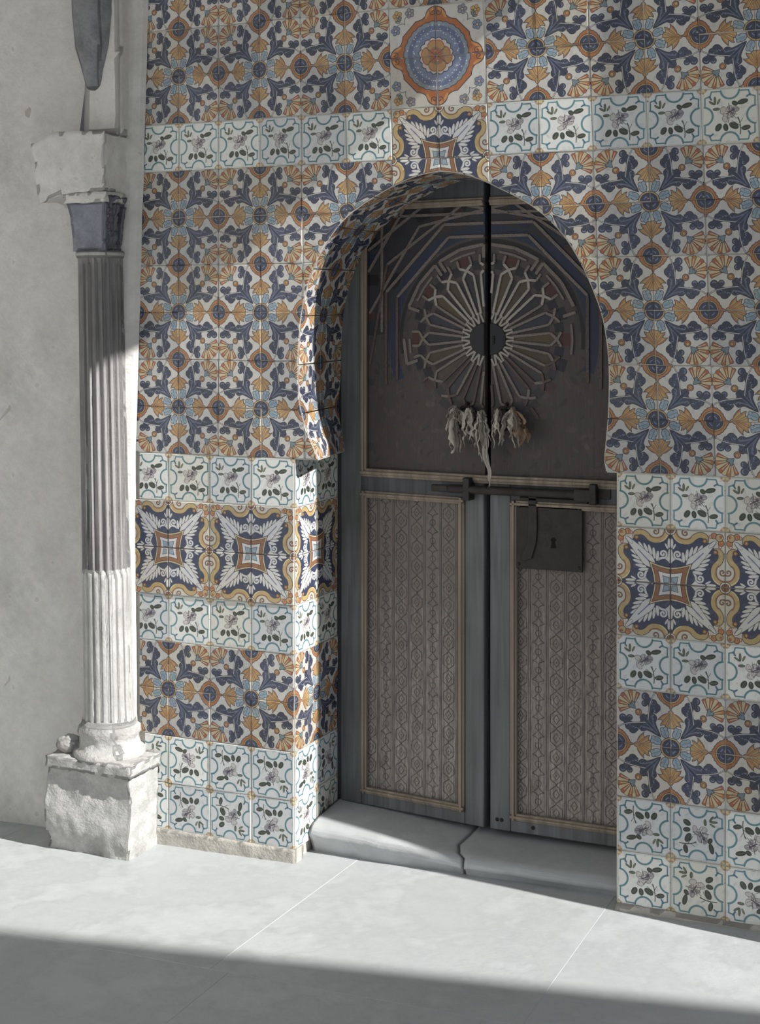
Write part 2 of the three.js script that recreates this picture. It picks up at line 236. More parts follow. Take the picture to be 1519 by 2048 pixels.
function drawMedallion(ctx, N) {                              // quarter of a four-tile medallion, its centre at (0,0)
  const P = painter(ctx, N);
  ctx.fillStyle = '#c9c5b9'; ctx.fillRect(0, 0, 1, 1);
  const DK = '#40465c', GOLD = '#b9a273', BR = '#906548', W = '#d0cfcc';
  // dark ground
  P.shape([[0, 0], [0.93, 0], [0.84, 0.06, 0.80, 0.14], [0.72, 0.30, 0.80, 0.42], [0.86, 0.50, 0.93, 0.52], [0.96, 0.62, 0.84, 0.64], [0.80, 0.66, 0.78, 0.78], [0.66, 0.80, 0.64, 0.84], [0.62, 0.96, 0.52, 0.93], [0.50, 0.86, 0.42, 0.80], [0.30, 0.72, 0.14, 0.80], [0.06, 0.84, 0, 0.93]], DK);
  P.twice(() => {
    // gold scroll band along the edge y
    P.line([[0.98, 0.06], [0.84, 0.07, 0.80, 0.20], [0.77, 0.33, 0.84, 0.40], [0.92, 0.46, 0.93, 0.55], [0.93, 0.66, 0.84, 0.65]], INK, 0.115);
    P.line([[0.98, 0.06], [0.84, 0.07, 0.80, 0.20], [0.77, 0.33, 0.84, 0.40], [0.92, 0.46, 0.93, 0.55], [0.93, 0.66, 0.84, 0.65]], GOLD, 0.092);
    P.line([[0.99, 0.10], [0.88, 0.11, 0.845, 0.21], [0.82, 0.32, 0.88, 0.38]], BR, 0.026); P.line([[0.97, 0.035], [0.81, 0.05, 0.765, 0.19]], '#d8c79a', 0.02);
    P.disc(0.825, 0.63, 0.045, BR, INK, 0.012); P.disc(0.825, 0.63, 0.018, GOLD);
    P.spiral(0.955, 0.27, 0.075, 0.6, 1.25, -1, INK, 0.026); P.spiral(0.955, 0.27, 0.072, 0.6, 1.25, -1, BR, 0.016);
    // brown half disc on the edge
    P.disc(1, 0, 0.095, '#d3cfc2', INK, 0.012); P.disc(1, 0, 0.062, BR, INK, 0.01);
    // little volute and bud by the axis
    P.shape([[0.36, 0], [0.44, 0.05, 0.46, 0.12], [0.50, 0.05, 0.62, 0.03], [0.66, 0]], W, INK, 0.006); P.disc(0.545, 0.135, 0.10, DK); P.spiral(0.545, 0.13, 0.078, 3.3, 1.3, 1, W, 0.034); P.line([[0.47, 0.13], [0.46, 0.19, 0.43, 0.22]], W, 0.04);
    P.disc(0.75, 0.02, 0.09, W, null, 0, 0.026); P.disc(0.69, 0.065, 0.062, W, INK, 0.006, 0.022, 0.5);
    // acanthus side lobes
    for (const [x, y, r, w, t] of [[0.55, 0.30, 0.11, 0.032, 0.12], [0.60, 0.375, 0.11, 0.032, 0.28], [0.64, 0.455, 0.10, 0.03, 0.42], [0.665, 0.54, 0.10, 0.03, 0.56], [0.50, 0.235, 0.10, 0.034, -0.12]]) P.disc(x, y, r, W, INK, 0.007, w, t);
    // corner ornament
    P.disc(0.93, 0.80, 0.055, '#bd8258', INK, 0.012); P.spiral(0.92, 0.74, 0.05, 1, 1.2, 1, RUST, 0.016);
  });
  P.shape([[0.28, 0.28], [0.48, 0.26, 0.56, 0.42], [0.68, 0.56, 0.84, 0.80], [0.80, 0.84], [0.56, 0.68, 0.42, 0.56], [0.26, 0.48, 0.28, 0.28]], W, INK, 0.008);
  P.line([[0.36, 0.36], [0.60, 0.60]], '#6d7396', 0.02); P.disc(0.77, 0.77, 0.09, W, INK, 0.006, 0.034, Math.PI / 4);
  P.disc(0.90, 0.90, 0.07, GOLD, INK, 0.012); P.disc(0.92, 0.92, 0.03, RUST);
  // the concave square in the middle
  P.shape([[0, 0], [0.30, 0], [0.31, 0.18, 0.40, 0.40], [0.18, 0.31, 0, 0.30]], '#c9bd96', INK, 0.014);
  P.shape([[0, 0], [0.265, 0], [0.275, 0.17, 0.345, 0.345], [0.17, 0.275, 0, 0.265]], BR, INK, 0.01);
  P.shape([[0, 0], [0.185, 0], [0.19, 0.11, 0.225, 0.225], [0.11, 0.19, 0, 0.185]], W, INK, 0.01);
  P.shape([[0.02, 0.02], [0.115, 0.015], [0.12, 0.07, 0.14, 0.14], [0.07, 0.12, 0.015, 0.115]], '#8fa3ad', INK, 0.009);
}
function drawWreath(ctx, N) {                                 // quarter of the blue-grey wreath over the arch, its centre at (0,0)
  const P = painter(ctx, N);
  ctx.fillStyle = '#c2c0ba'; ctx.fillRect(0, 0, 1, 1);
  P.shape([[0, 0], [0.98, 0], [0.96, 0.16, 0.84, 0.20], [0.72, 0.22, 0.70, 0.42], [0.62, 0.50, 0.56, 0.56], [0.50, 0.62, 0.42, 0.70], [0.22, 0.72, 0.20, 0.84], [0.16, 0.96, 0, 0.98]], '#a5663f', INK, 0.016);
  P.twice(() => { P.line([[0.93, 0.06], [0.86, 0.16, 0.76, 0.20]], '#c08a58', 0.05); P.spiral(0.86, 0.05, 0.07, 1, 1.1, 1, INK, 0.014); });
  P.scallop(0, 0, 0.67, 0.02, 28, '#7f8a94', INK); P.disc(0, 0, 0.60, '#626c8a'); P.disc(0, 0, 0.50, '#77829c');
  for (let i = 0; i < 26; i++) { const t = rr(0, 1.57), q = rr(0.44, 0.64); P.disc(q * Math.cos(t), q * Math.sin(t), rr(0.008, 0.014), '#d8d6d0'); }
  P.scallop(0, 0, 0.33, 0.035, 16, '#c3c0bd', INK);
  P.disc(0.17, 0.04, 0.13, '#b28a5c', RUST, 0.022); P.disc(0.04, 0.17, 0.13, '#b28a5c', RUST, 0.022); P.disc(0, 0, 0.17, '#8b7a68'); P.disc(0.06, 0.06, 0.07, '#a9634a'); P.line([[0, 0], [0.2, 0.16]], '#5c5a52', 0.02);
  for (const [x, y, c] of [[0.86, 0.55, '#7d86a0'], [0.55, 0.88, '#8b8a92'], [0.82, 0.84, '#bb9358']]) { for (let i = 0; i < 5; i++) { const t = i * 1.257; P.disc(x + 0.06 * Math.cos(t), y + 0.06 * Math.sin(t), 0.042, c, INK, 0.009); } P.disc(x, y, 0.025, '#c6b48c', INK, 0.008); }
  P.line([[0.66, 0.66], [0.76, 0.72, 0.86, 0.60]], '#6b7470', 0.016); P.line([[0.66, 0.66], [0.70, 0.80, 0.56, 0.84]], '#6b7470', 0.016); for (const t of [0.2, 0.7, 1.1]) P.disc(0.72 + 0.1 * Math.cos(t), 0.70 + 0.1 * Math.sin(t), 0.05, '#7c8683', INK, 0.008, 0.02, t);
}
const TS = 384;
const prints = {};
for (const [k, f, n, wear] of [['acanthus', drawAcanthus, 4, 14], ['sprig', drawSprig, 4, 10], ['medallion', drawMedallion, 3, 16], ['wreath', drawWreath, 2, 8]]) {
  prints[k] = [];
  for (let i = 0; i < n; i++) {
    const t = canvasTex(TS, TS, (ctx) => { f(ctx, TS); worn(ctx, TS, wear); }); t.wrapS = t.wrapT = THREE.ClampToEdgeWrapping;
    for (const tint of [0xffffff, 0xf0eee8, 0xe4e6ea]) prints[k].push(std({ map: t, color: tint, roughness: 0.42 }));
  }
}
const pick = (a) => a[Math.floor(rnd() * a.length)];

// ---------------------------------------------------------------- the facade: a core with the arched opening, faced with tiles
const T = 0.15, TH = 0.012;                                    // tile size, thickness
const JL = -0.285, JR = 0.72, SPRING = 1.2, REVEAL = -0.303;
// opening edge above the spring, left foot to right foot, on the wall face and at the back of the reveal
const ARCH_F = [[-0.206, 1.2], [-0.216, 1.231], [-0.244, 1.29], [-0.266, 1.364], [-0.273, 1.44], [-0.271, 1.53], [-0.264, 1.62], [-0.250, 1.70], [-0.225, 1.772], [-0.190, 1.838], [-0.150, 1.893], [-0.107, 1.937], [-0.032, 1.985], [0.044, 2.022], [0.112, 2.047], [0.188, 2.059], [0.262, 2.049], [0.325, 2.027], [0.378, 2.001], [0.430, 1.975], [0.480, 1.944], [0.530, 1.902], [0.574, 1.852], [0.617, 1.782], [0.651, 1.709], [0.676, 1.640], [0.690, 1.570], [0.697, 1.49], [0.697, 1.41], [0.694, 1.345], [0.688, 1.28], [0.684, 1.232], [0.690, 1.2]];
const ARCH_B = ARCH_F.map(([x, y], i) => { const k = Math.max(0, 1 - (y - 1.2) / 0.22); return [x + (x < 0.2 ? -0.052 * k : 0.02 * k) + (y > 1.85 && x < 0.2 ? 0.018 * (y - 1.85) / 0.2 : 0), y]; });
function smoothCurve(pts, n) { const c = new THREE.CatmullRomCurve3(pts.map(([x, y]) => V(x, y, 0)), false, 'centripetal'); return c.getSpacedPoints(n).map((p) => [p.x, p.y]); }
const away = (c, d) => c.map(([x, y]) => { const dx = x - 0.21, dy = y - 1.58, l = Math.hypot(dx, dy); return [x + dx / l * d, y + dy / l * d]; });
const AF = smoothCurve(ARCH_F, 160), AB = smoothCurve(ARCH_B, 160), AO = away(AF, 0.0028);

const facade = struct(group('wall_back'));
{ // core
  const s = new THREE.Shape(); s.moveTo(-3.2, -0.3); s.lineTo(3.2, -0.3); s.lineTo(3.2, 3.3); s.lineTo(-3.2, 3.3); s.closePath();
  const h = new THREE.Path(); const e = 0.0105;
  h.moveTo(JL - e, -0.2); h.lineTo(JL - e, SPRING + 0.12); h.lineTo(-0.284, 1.43);
  for (const [x, y] of AF) { const dx = x - 0.21, dy = y - 1.58, l = Math.hypot(dx, dy); if (y > 1.45) h.lineTo(x + dx / l * 0.0105, y + dy / l * 0.0105); }
  h.lineTo(JR + e, SPRING + 0.12); h.lineTo(JR + e, -0.2); h.closePath(); s.holes.push(h);
  const g = new THREE.ExtrudeGeometry(s, { depth: 0.9, bevelEnabled: false, curveSegments: 8 }); g.translate(0, 0, -0.0028 - 0.9);
  mesh('wall_core', metreUV(g), M.mortar, facade);
  mesh('wall_core', box(-3.2, 3.2, -0.3, 3.3, -1.1, -0.9, 0.001), M.plaster, facade);
}

// one tile: outline polygon in wall coordinates, the unit square it was cut from, orientation of its print
function tileGeometry(poly, [x0, x1, y0, y1], fx, fy, rot = 0) {
  const pts = poly.map(([x, y]) => new THREE.Vector2(x, y));
  if (THREE.ShapeUtils.isClockWise(pts)) pts.reverse();
  const n = pts.length, c = 0.0016, inner = [];
  for (let i = 0; i < n; i++) {                                 // inset along the corner's bisector
    const a = pts[(i + n - 1) % n], b = pts[i], d = pts[(i + 1) % n];
    const e1 = b.clone().sub(a).normalize(), e2 = d.clone().sub(b).normalize(), nn = V(-(e1.y + e2.y), e1.x + e2.x, 0); const l = Math.max(0.5, nn.length() / 2); nn.normalize();
    inner.push(new THREE.Vector2(b.x + nn.x * c / l, b.y + nn.y * c / l));
  }
  const uvOf = (p) => { let s = (p.x - x0) / (x1 - x0), t = (p.y - y0) / (y1 - y0); for (let k = 0; k < rot; k++) [s, t] = [t, 1 - s]; if (fx) s = 1 - s; if (fy) t = 1 - t; return [s, t]; };
  const pos = [], uv = [], side = [], sideUV = [];
  for (const f of THREE.ShapeUtils.triangulateShape(inner, [])) for (const i of f) { pos.push([inner[i].x, inner[i].y, 0]); uv.push(uvOf(inner[i])); }
  for (let i = 0; i < n; i++) {
    const k = (i + 1) % n, a = pts[i], b = pts[k], p = inner[i], q = inner[k];
    for (const [v, z] of [[a, -c], [b, -c], [q, 0], [a, -c], [q, 0], [p, 0]]) { pos.push([v.x, v.y, z]); uv.push(uvOf(v)); }
    for (const [v, z] of [[a, -TH], [b, -TH], [b, -c], [a, -TH], [b, -c], [a, -c]]) { side.push([v.x, v.y, z]); sideUV.push([v.x + v.y, z]); }
  }
  const g = soup([...pos, ...side], [...uv, ...sideUV]);
  g.addGroup(0, pos.length, 0); g.addGroup(pos.length, side.length, 1); return g;
}
function cutByArch(sq, curve) {                                // square tile (corner list) less the opening; null when nothing is left
  const inside = ([x, y]) => {
    if (y < SPRING - 0.02) return false; let c = false; const L = [...curve, [curve[curve.length - 1][0], SPRING - 0.2], [curve[0][0], SPRING - 0.2]];
    for (let i = 0, k = L.length - 1; i < L.length; k = i++) { const [xi, yi] = L[i], [xk, yk] = L[k]; if ((yi > y) !== (yk > y) && x < (xk - xi) * (y - yi) / (yk - yi) + xi) c = !c; } return c;
  };
  const ring = []; for (let i = 0; i < 4; i++) { const a = sq[i], b = sq[(i + 1) % 4]; for (let k = 0; k < 60; k++) ring.push({ p: [a[0] + (b[0] - a[0]) * k / 60, a[1] + (b[1] - a[1]) * k / 60], corner: k === 0 }); }
  const flags = ring.map((r) => inside(r.p));
  if (!flags.some((f) => f)) return sq; if (flags.every((f) => f)) return null;
  // longest run of outside points
  const n = ring.length; let best = [0, 0];
  for (let i = 0; i < n; i++) if (flags[(i + n - 1) % n] && !flags[i]) { let l = 0; while (l < n && !flags[(i + l) % n]) l++; if (l > best[1]) best = [i, l]; }
  const run = []; for (let k = 0; k < best[1]; k++) { const r = ring[(best[0] + k) % n]; if (k === 0 || k === best[1] - 1 || r.corner) run.push(r.p); }
  const start = run[run.length - 1], end = run[0], near = (q) => { let b = 0, bd = 9; curve.forEach((c, i) => { const d = (c[0] - q[0]) ** 2 + (c[1] - q[1]) ** 2; if (d < bd) { bd = d; b = i; } }); return b; };
  const i0 = near(start), i1 = near(end), seg = []; const st = i0 < i1 ? 1 : -1;
  for (let i = i0 + st; st > 0 ? i < i1 : i > i1; i += st) seg.push(curve[i]);
  const poly = [...run, ...seg].filter((p, i, a) => { const q = a[(i + 1) % a.length]; return Math.hypot(p[0] - q[0], p[1] - q[1]) > 0.0012; });
  const area = Math.abs(THREE.ShapeUtils.area(poly.map(([x, y]) => new THREE.Vector2(x, y))));
  return area > 0.0004 && poly.length > 2 ? poly : null;
}
function addTile(poly, frame, kind, fx, fy, rot, zOff = 0) {
  const mat = pick(prints[kind]);
  const cx = (frame[0] + frame[1]) / 2, cy = (frame[2] + frame[3]) / 2;
  const g = tileGeometry(poly.map(([x, y]) => [x - cx, y - cy]), [frame[0] - cx, frame[1] - cx, frame[2] - cy, frame[3] - cy], fx, fy, rot);
  const m = mesh('tile', g, [mat, M.biscuit], facade);
  m.position.set(cx, cy, zOff + rr(-0.0009, 0.0011)); m.rotation.set(rr(-0.009, 0.009), rr(-0.013, 0.013), rr(-0.003, 0.003));
  return m;
}
const lean = (x) => Math.max(0, Math.min(1, (x + 0.55) / 0.85)) * 0.037;
const kindAt = (n, medal) => n >= 17 ? 'acanthus' : medal && n >= 15 ? 'wreath' : medal && n >= 13 ? 'medallion' : n === 14 ? 'sprig' : 'acanthus';
{ // above the spring
  const X = [-5.63, -4.655, -3.69, -2.70, -1.725, -0.706, 0.30, 1.316, 2.335, 3.367, 4.403, 5.44, 6.44, 7.45, 8.46].map((k) => k * T);
  const gap = 0.0016;
  for (let n = 8; n < 20; n++) for (let i = 0; i < X.length - 1; i++) {
    const medal = i === 5 + 1 || i === 6 + 1;                       // the two columns over the crown
    const kind = kindAt(n, medal);
    const j = rr(-0.0012, 0.0012), jy = rr(-0.001, 0.001);
    const xa = (k, y) => X[k] - lean(X[k]) * (y - 12.8 * T) + (k === 0 ? 0.033 * (y - 1.69) : 0);
    const y0 = n * T + gap / 2 + jy, y1 = (n + 1) * T - gap / 2 + jy;
    const sq = [[xa(i, y0) + gap / 2 + j, y0], [xa(i + 1, y0) - gap / 2 + j, y0], [xa(i + 1, y1) - gap / 2 + j, y1], [xa(i, y1) + gap / 2 + j, y1]];
    const poly = y0 < 2.08 ? cutByArch(sq, AO) : sq; if (!poly) continue;
    const f = [i === 0 ? (sq[1][0] + sq[2][0]) / 2 - T : (sq[0][0] + sq[3][0]) / 2, (sq[1][0] + sq[2][0]) / 2, y0, y1];
    let fx, fy;                                                    // the flower's corner: even seam index (counted so that seam 1 carries a flower), odd row below 14
    if (kind === 'acanthus') { fx = i % 2 === 0; fy = n < 14 ? n % 2 === 0 : n % 2 === 1; }
    else if (kind === 'sprig') { fx = fy = false; }
    else { const left = i === 6; fx = left; fy = kind === 'medallion' ? n < 14 : n < 16; }
    addTile(poly, f, kind, fx, fy, 0);
  }
}
function lowerBlock(X, firstOf, centre) {                          // the pilaster strips each side of the opening, eight rows
  for (let n = 0; n < 8; n++) {
    const xs = firstOf(n), kind = n >= 5 && n < 7 ? 'medallion' : n === 2 || n === 3 ? 'acanthus' : 'sprig';
    const proud = kind === 'medallion' ? 0.003 : n < 2 ? 0.001 : 0;
    for (let i = 0; i < xs.length - 1; i++) {
      const g = 0.0018, y0 = n * T + g / 2 + rr(-0.001, 0.001), y1 = (n + 1) * T - g / 2, a = xs[i] + (i ? g / 2 : 0), b = xs[i + 1] - (i < xs.length - 2 ? g / 2 : 0);
      // whole-tile frame even when the tile is cut at the strip's edge
      let fa = a, fb = b; if (b - a < 0.135) { if (i === 0) fa = b - T; else fb = a + T; }
      const seam = Math.round((X[0] - xs[i + 1]) / -T) ;
      const even = ((i + centre) % 2 + 2) % 2 === 0;
      let fx = false, fy = false, rot = 0;
      if (kind === 'medallion') { fx = even; fy = n < 6; } else if (kind === 'acanthus') { fx = even; fy = n < 3; } else if (n < 2) { rot = Math.floor(rnd() * 4); fx = rnd() < 0.3; }
      addTile([[a, y0], [b, y0], [b, y1], [a, y1]], [fa, fb, y0, y1], kind, fx, fy, rot, proud);
    }
  }
}
const LX = [-4.909, -3.898, -2.907].map((k) => k * T);
lowerBlock(LX, (n) => [n === 5 || n === 6 ? -0.875 : n < 1 ? -0.80 : n < 2 ? -0.825 : -0.846, ...LX, JL - 0.0028], 0);
const RX = [5.81, 6.80, 7.80].map((k) => k * T);
lowerBlock(RX, () => [JR + 0.0028, ...RX, 1.27], 0);

// jambs of the opening and the soffit of the arch: two tiles deep
function revealTile(corners, kind, fx, fy, rot) {                  // corners: grid [rows][2] of world points from bottom to top, front edge then back edge
  const pos = [], uv = [], R = corners.length - 1;
  for (let r = 0; r < R; r++) {
    const q = [corners[r][0], corners[r][1], corners[r + 1][1], corners[r + 1][0]], t = [[0, r / R], [1, r / R], [1, (r + 1) / R], [0, (r + 1) / R]];
    for (const k of [0, 1, 2, 0, 2, 3]) { pos.push(q[k]); let [s, v] = t[k]; for (let i = 0; i < rot; i++) [s, v] = [v, 1 - s]; uv.push([fx ? 1 - s : s, fy ? 1 - v : v]); }
  }
  // body behind the glaze
  const nrm = V().crossVectors(V(...corners[0][1]).sub(V(...corners[0][0])), V(...corners[1][0]).sub(V(...corners[0][0]))).normalize().multiplyScalar(-0.010);
  const back = corners.map((row) => row.map((p) => [p[0] + nrm.x, p[1] + nrm.y, p[2] + nrm.z]));
  const side = [], edge = (a, b, c, d) => side.push(a, b, c, a, c, d);
  for (let r = 0; r < R; r++) { edge(back[r][0], corners[r][0], corners[r + 1][0], back[r + 1][0]); edge(corners[r][1], back[r][1], back[r + 1][1], corners[r + 1][1]); }
  edge(back[0][0], back[0][1], corners[0][1], corners[0][0]); edge(corners[R][0], corners[R][1], back[R][1], back[R][0]);
  const g = soup([...pos, ...side], [...uv, ...side.map((p) => [p[1], p[2]])]); g.addGroup(0, pos.length, 0); g.addGroup(pos.length, side.length, 1);
  return mesh('tile', g, [pick(prints[kind]), M.biscuit], facade);
}
for (const [x, sgn] of [[JL, 1], [JR, -1]]) for (let n = 0; n < 8; n++) for (let c = 0; c < 2; c++) {
  const kind = n >= 5 && n < 7 ? 'medallion' : n === 2 || n === 3 ? 'acanthus' : 'sprig';
  const g = 0.0018, z0 = -c * 0.1515 - g / 2 + (c ? 0 : g / 2 - 0.0022), z1 = -(c + 1) * 0.1515 + g / 2, y0 = n * T + g / 2, y1 = (n + 1) * T - g / 2, dx = rr(-0.0008, 0.0008), w = rr(-0.0012, 0.0012);
  const cs = [[[x + dx, y0, z0], [x + dx + w, y0, z1]], [[x + dx, y1, z0], [x + dx + w, y1, z1]]];
  let fx = false, fy = false, rot = 0;
  if (kind === 'medallion') { fx = c === 0; fy = n < 6; } else if (kind === 'acanthus') { fx = c === 0; fy = n < 3; } else if (n < 2) rot = Math.floor(rnd() * 4);
  if (sgn > 0) revealTile(cs, kind, fx, fy, rot); else revealTile(cs.map(([a, b]) => [b, a]), kind, !fx, fy, rot);
}
{ // soffit: rows counted up from the left foot, then over the crown
  let len = 0; const L = [0]; for (let i = 1; i < AF.length; i++) { len += Math.hypot(AF[i][0] - AF[i - 1][0], AF[i][1] - AF[i - 1][1]); L.push(len); }
  const rows = Math.round(len / T), at = (s, curve) => { let i = 1; while (i < L.length - 1 && L[i] < s) i++; const k = (s - L[i - 1]) / (L[i] - L[i - 1]); return [curve[i - 1][0] + (curve[i][0] - curve[i - 1][0]) * k, curve[i - 1][1] + (curve[i][1] - curve[i - 1][1]) * k]; };
  for (let r = 0; r < rows; r++) for (let c = 0; c < 2; c++) {
    const grid = [], g = 0.0018;
    for (let k = 0; k <= 6; k++) {
      const s = Math.min(len, (r + k / 6 * (1 - 2 * g / T) + g / T) * len / rows), f = at(s, AF), b = at(s, AB), mix = (t) => [f[0] + (b[0] - f[0]) * t, f[1] + (b[1] - f[1]) * t, REVEAL * t];
      grid.push([mix(c * 0.5 + (c ? 0.003 : 0.0075)), mix(c * 0.5 + 0.497)]);
    }
    revealTile(grid, 'acanthus', c === 0, r % 2 === 0, 0);
  }
  // underside of the tiles that overhang the jambs at the spring
  for (const [x, f, b] of [[JL - 0.004, AF[0][0] - 0.002, AB[0][0] - 0.002], [JR + 0.004, AF[AF.length - 1][0] + 0.002, AB[AB.length - 1][0] + 0.002]]) {
    const sh = new THREE.Shape([[x, 0.004], [f, 0.004], [b, 0.296], [x, 0.296]].map(([u, v]) => new THREE.Vector2(u, v)));
    const g = new THREE.ExtrudeGeometry(sh, { depth: 0.008, bevelEnabled: false }); g.rotateX(-Math.PI / 2); g.scale(1, 1, -1); g.translate(0, SPRING - 0.002, 0); g.scale(1, 1, 1);
    const p = g.attributes.position; for (let i = 0; i < p.count; i++) p.setZ(i, -Math.abs(p.getZ(i))); g.computeVertexNormals();
    mesh('arch_ledge', metreUV(g), M.mortar, facade);
  }
}
// crumbled mortar footing under the tiles
mesh('footing', roughen(densebox(-0.80, JL + 0.004, -0.12, 0.004, -0.05, 0.006, 0.012), 0.004, 18, 2), M.mortar, facade);
mesh('footing', roughen(densebox(JR - 0.004, 1.28, -0.12, 0.004, -0.05, 0.004, 0.014), 0.004, 18, 3), M.mortar, facade);

// ---------------------------------------------------------------- plaster to the left, pier to the right, added shade slab overhead
const wallL = struct(group('wall_left'));
mesh('plaster_face', roughen(densebox(-3.0, -0.843, -0.3, 3.2, -0.06, 0.0, 0.04, (x, y, z) => [x + (x > -0.85 ? 0.033 * Math.max(-0.5, y - 1.69) - 0.003 + (y < 0.3 ? 0.13 * (0.3 - y) : 0) : 0), y, z]), 0.004, 4, 1), M.plaster, wallL);
{ // render drawn up against the column's right side
  const prof = [[-0.842, 0.002], [-0.852, 0.016], [-0.872, 0.032], [-0.90, 0.040], [-0.93, 0.02]];
  const rowsY = []; for (let y = 0.24; y <= 3.15; y += 0.03) rowsY.push(y);
  const tri = []; const pt = (k, y, i) => { const w = (y < 0.35 ? 0.10 * (0.35 - y) : 0) + 0.033 * Math.max(-0.5, y - 1.69); return [prof[k][0] + (k < 3 ? w : 0) + 0.003 * fbm(y * 9, k * 2.1) + (0.04 * (0.8 - y) * (y < 0.8) * (k < 4) * 0.3), y, prof[k][1] + 0.004 * fbm(y * 7 + 3, k * 1.7)]; };
  for (let i = 0; i < rowsY.length - 1; i++) for (let k = 0; k < prof.length - 1; k++) { const a = pt(k + 1, rowsY[i], i), b = pt(k, rowsY[i], i), c = pt(k, rowsY[i + 1]), d = pt(k + 1, rowsY[i + 1]); tri.push(a, b, c, a, c, d); }
  const g = soup(tri, tri.map((p) => [p[0], p[1]])); mesh('plaster_fillet', g, M.plaster, wallL);
}
{ // the springing of an arch over the column: a pilaster strip, a dark wedge standing in for a shadow gap and a hanging bracket
  mesh('arch_springing', roughen(densebox(-0.997, -0.862, 2.215, 3.2, -0.02, 0.085, 0.02, (x, y, z) => [x - 0.01 * (y - 2.2), y, z]), 0.004, 8, 5), M.plaster, wallL);
  mesh('bracket', roughen(new THREE.LatheGeometry([[0, 2.358], [0.020, 2.360], [0.031, 2.372], [0.038, 2.40], [0.052, 2.45], [0.064, 2.50], [0.074, 2.60], [0.08, 2.80], [0, 2.81]].map(([r, y]) => new THREE.Vector2(r, y)), 48).translate(-0.966, 0, 0.066), 0.005, 12, 6), M.greywash, wallL);
  const w = new THREE.Shape([[-1.024, 2.235], [-0.985, 2.235], [-0.985, 2.405], [-0.998, 2.40]].map(([x, y]) => new THREE.Vector2(x, y)));
  const wg = new THREE.ExtrudeGeometry(w, { depth: 0.10, bevelEnabled: true, bevelSize: 0.004, bevelThickness: 0.004, bevelSegments: 1 }); wg.translate(0, 0, -0.03); mesh('shade_wedge', metreUV(wg), M.darkstone, wallL);
}
struct(mesh('wall_right', roughen(densebox(1.27, 2.2, -0.3, 3.2, -0.2, 0.10, 0.06), 0.004, 4, 3), M.plaster));
struct(mesh('added_shade_slab', box(-3.2, 1.31, 3.2, 3.42, -1.1, 2.1, 0.01), M.plaster));  // unseen slab added overhead, its end and depth set to shade the facade
{ // added unseen: roof slab shading the near floor, white wall bouncing sun at the facade
  const a = [3.6, 1.685], b = [7.6, 1.08], d = 0.85, s = new THREE.Shape([new THREE.Vector2(a[0], -a[1]), new THREE.Vector2(b[0], -b[1]), new THREE.Vector2(b[0], -b[1] - d), new THREE.Vector2(a[0], -a[1] - d)]);
  const g = new THREE.ExtrudeGeometry(s, { depth: 0.25, bevelEnabled: false }); g.rotateX(-Math.PI / 2); g.translate(0, 3.65, 0);
  const r = struct(mesh('added_shade_roof', metreUV(g), M.plaster));
  mesh('added_roof_pier', merge([box(3.65, 3.95, -0.3, 3.65, 2.55, 2.85, 0.02), box(7.2, 7.5, -0.3, 3.65, 1.95, 2.25, 0.02)]), M.plaster, r);
  struct(mesh('added_bounce_wall', box(-3.3, -3.05, -0.3, 3.6, 0.0, 8.0, 0.01), M.plaster));
}

// ---------------------------------------------------------------- floor of large marble slabs, falling a little to the left
const floor = struct(group('floor')); floor.position.y = -0.033; floor.rotation.z = 0.021;
mesh('floor_bed', box(-4, 9, -0.3, -0.012, -1.0, 9, 0.01), M.joint, floor);
{
  const xs = [-3.5, -2.75, -2.02, -1.28, -0.11, 0.69, 1.5, 2.3, 3.1], zs = [-0.30, 0.745, 1.62, 2.5, 3.4, 4.4];
  for (let k = 0; k < zs.length - 1; k++) for (let i = 0; i < xs.length - 1; i++) {
    const sh = k === 0 ? 0 : (k % 2 ? 0.02 : 0.3), g = 0.0009;
    const w = -0.035 * (k === 0);
    const q = [[xs[i] + sh, zs[k]], [xs[i + 1] + sh, zs[k]], [xs[i + 1] + sh + w * (i === 3), zs[k + 1]], [xs[i] + sh + w * (i === 4), zs[k + 1]]];
    const s = new THREE.Shape([new THREE.Vector2(q[0][0] + g, -q[0][1] - g), new THREE.Vector2(q[1][0] - g, -q[1][1] - g), new THREE.Vector2(q[2][0] - g, -q[2][1] + g), new THREE.Vector2(q[3][0] + g, -q[3][1] + g)].reverse());
    const ge = new THREE.ExtrudeGeometry(s, { depth: 0.018, bevelEnabled: true, bevelSize: 0.0016, bevelThickness: 0.0016, bevelSegments: 1 }); ge.rotateX(-Math.PI / 2); ge.translate(0, -0.0196, 0);
    const gg = metreUV(ge); const uv = gg.attributes.uv; const ox = rnd() * 5, oy = rnd() * 5; for (let v = 0; v < uv.count; v++) uv.setXY(v, uv.getX(v) + ox, uv.getY(v) + oy);
    const m = mesh('paving_slab', gg, M.marble, floor); m.position.y = rr(-0.0008, 0.0008);
  }
}
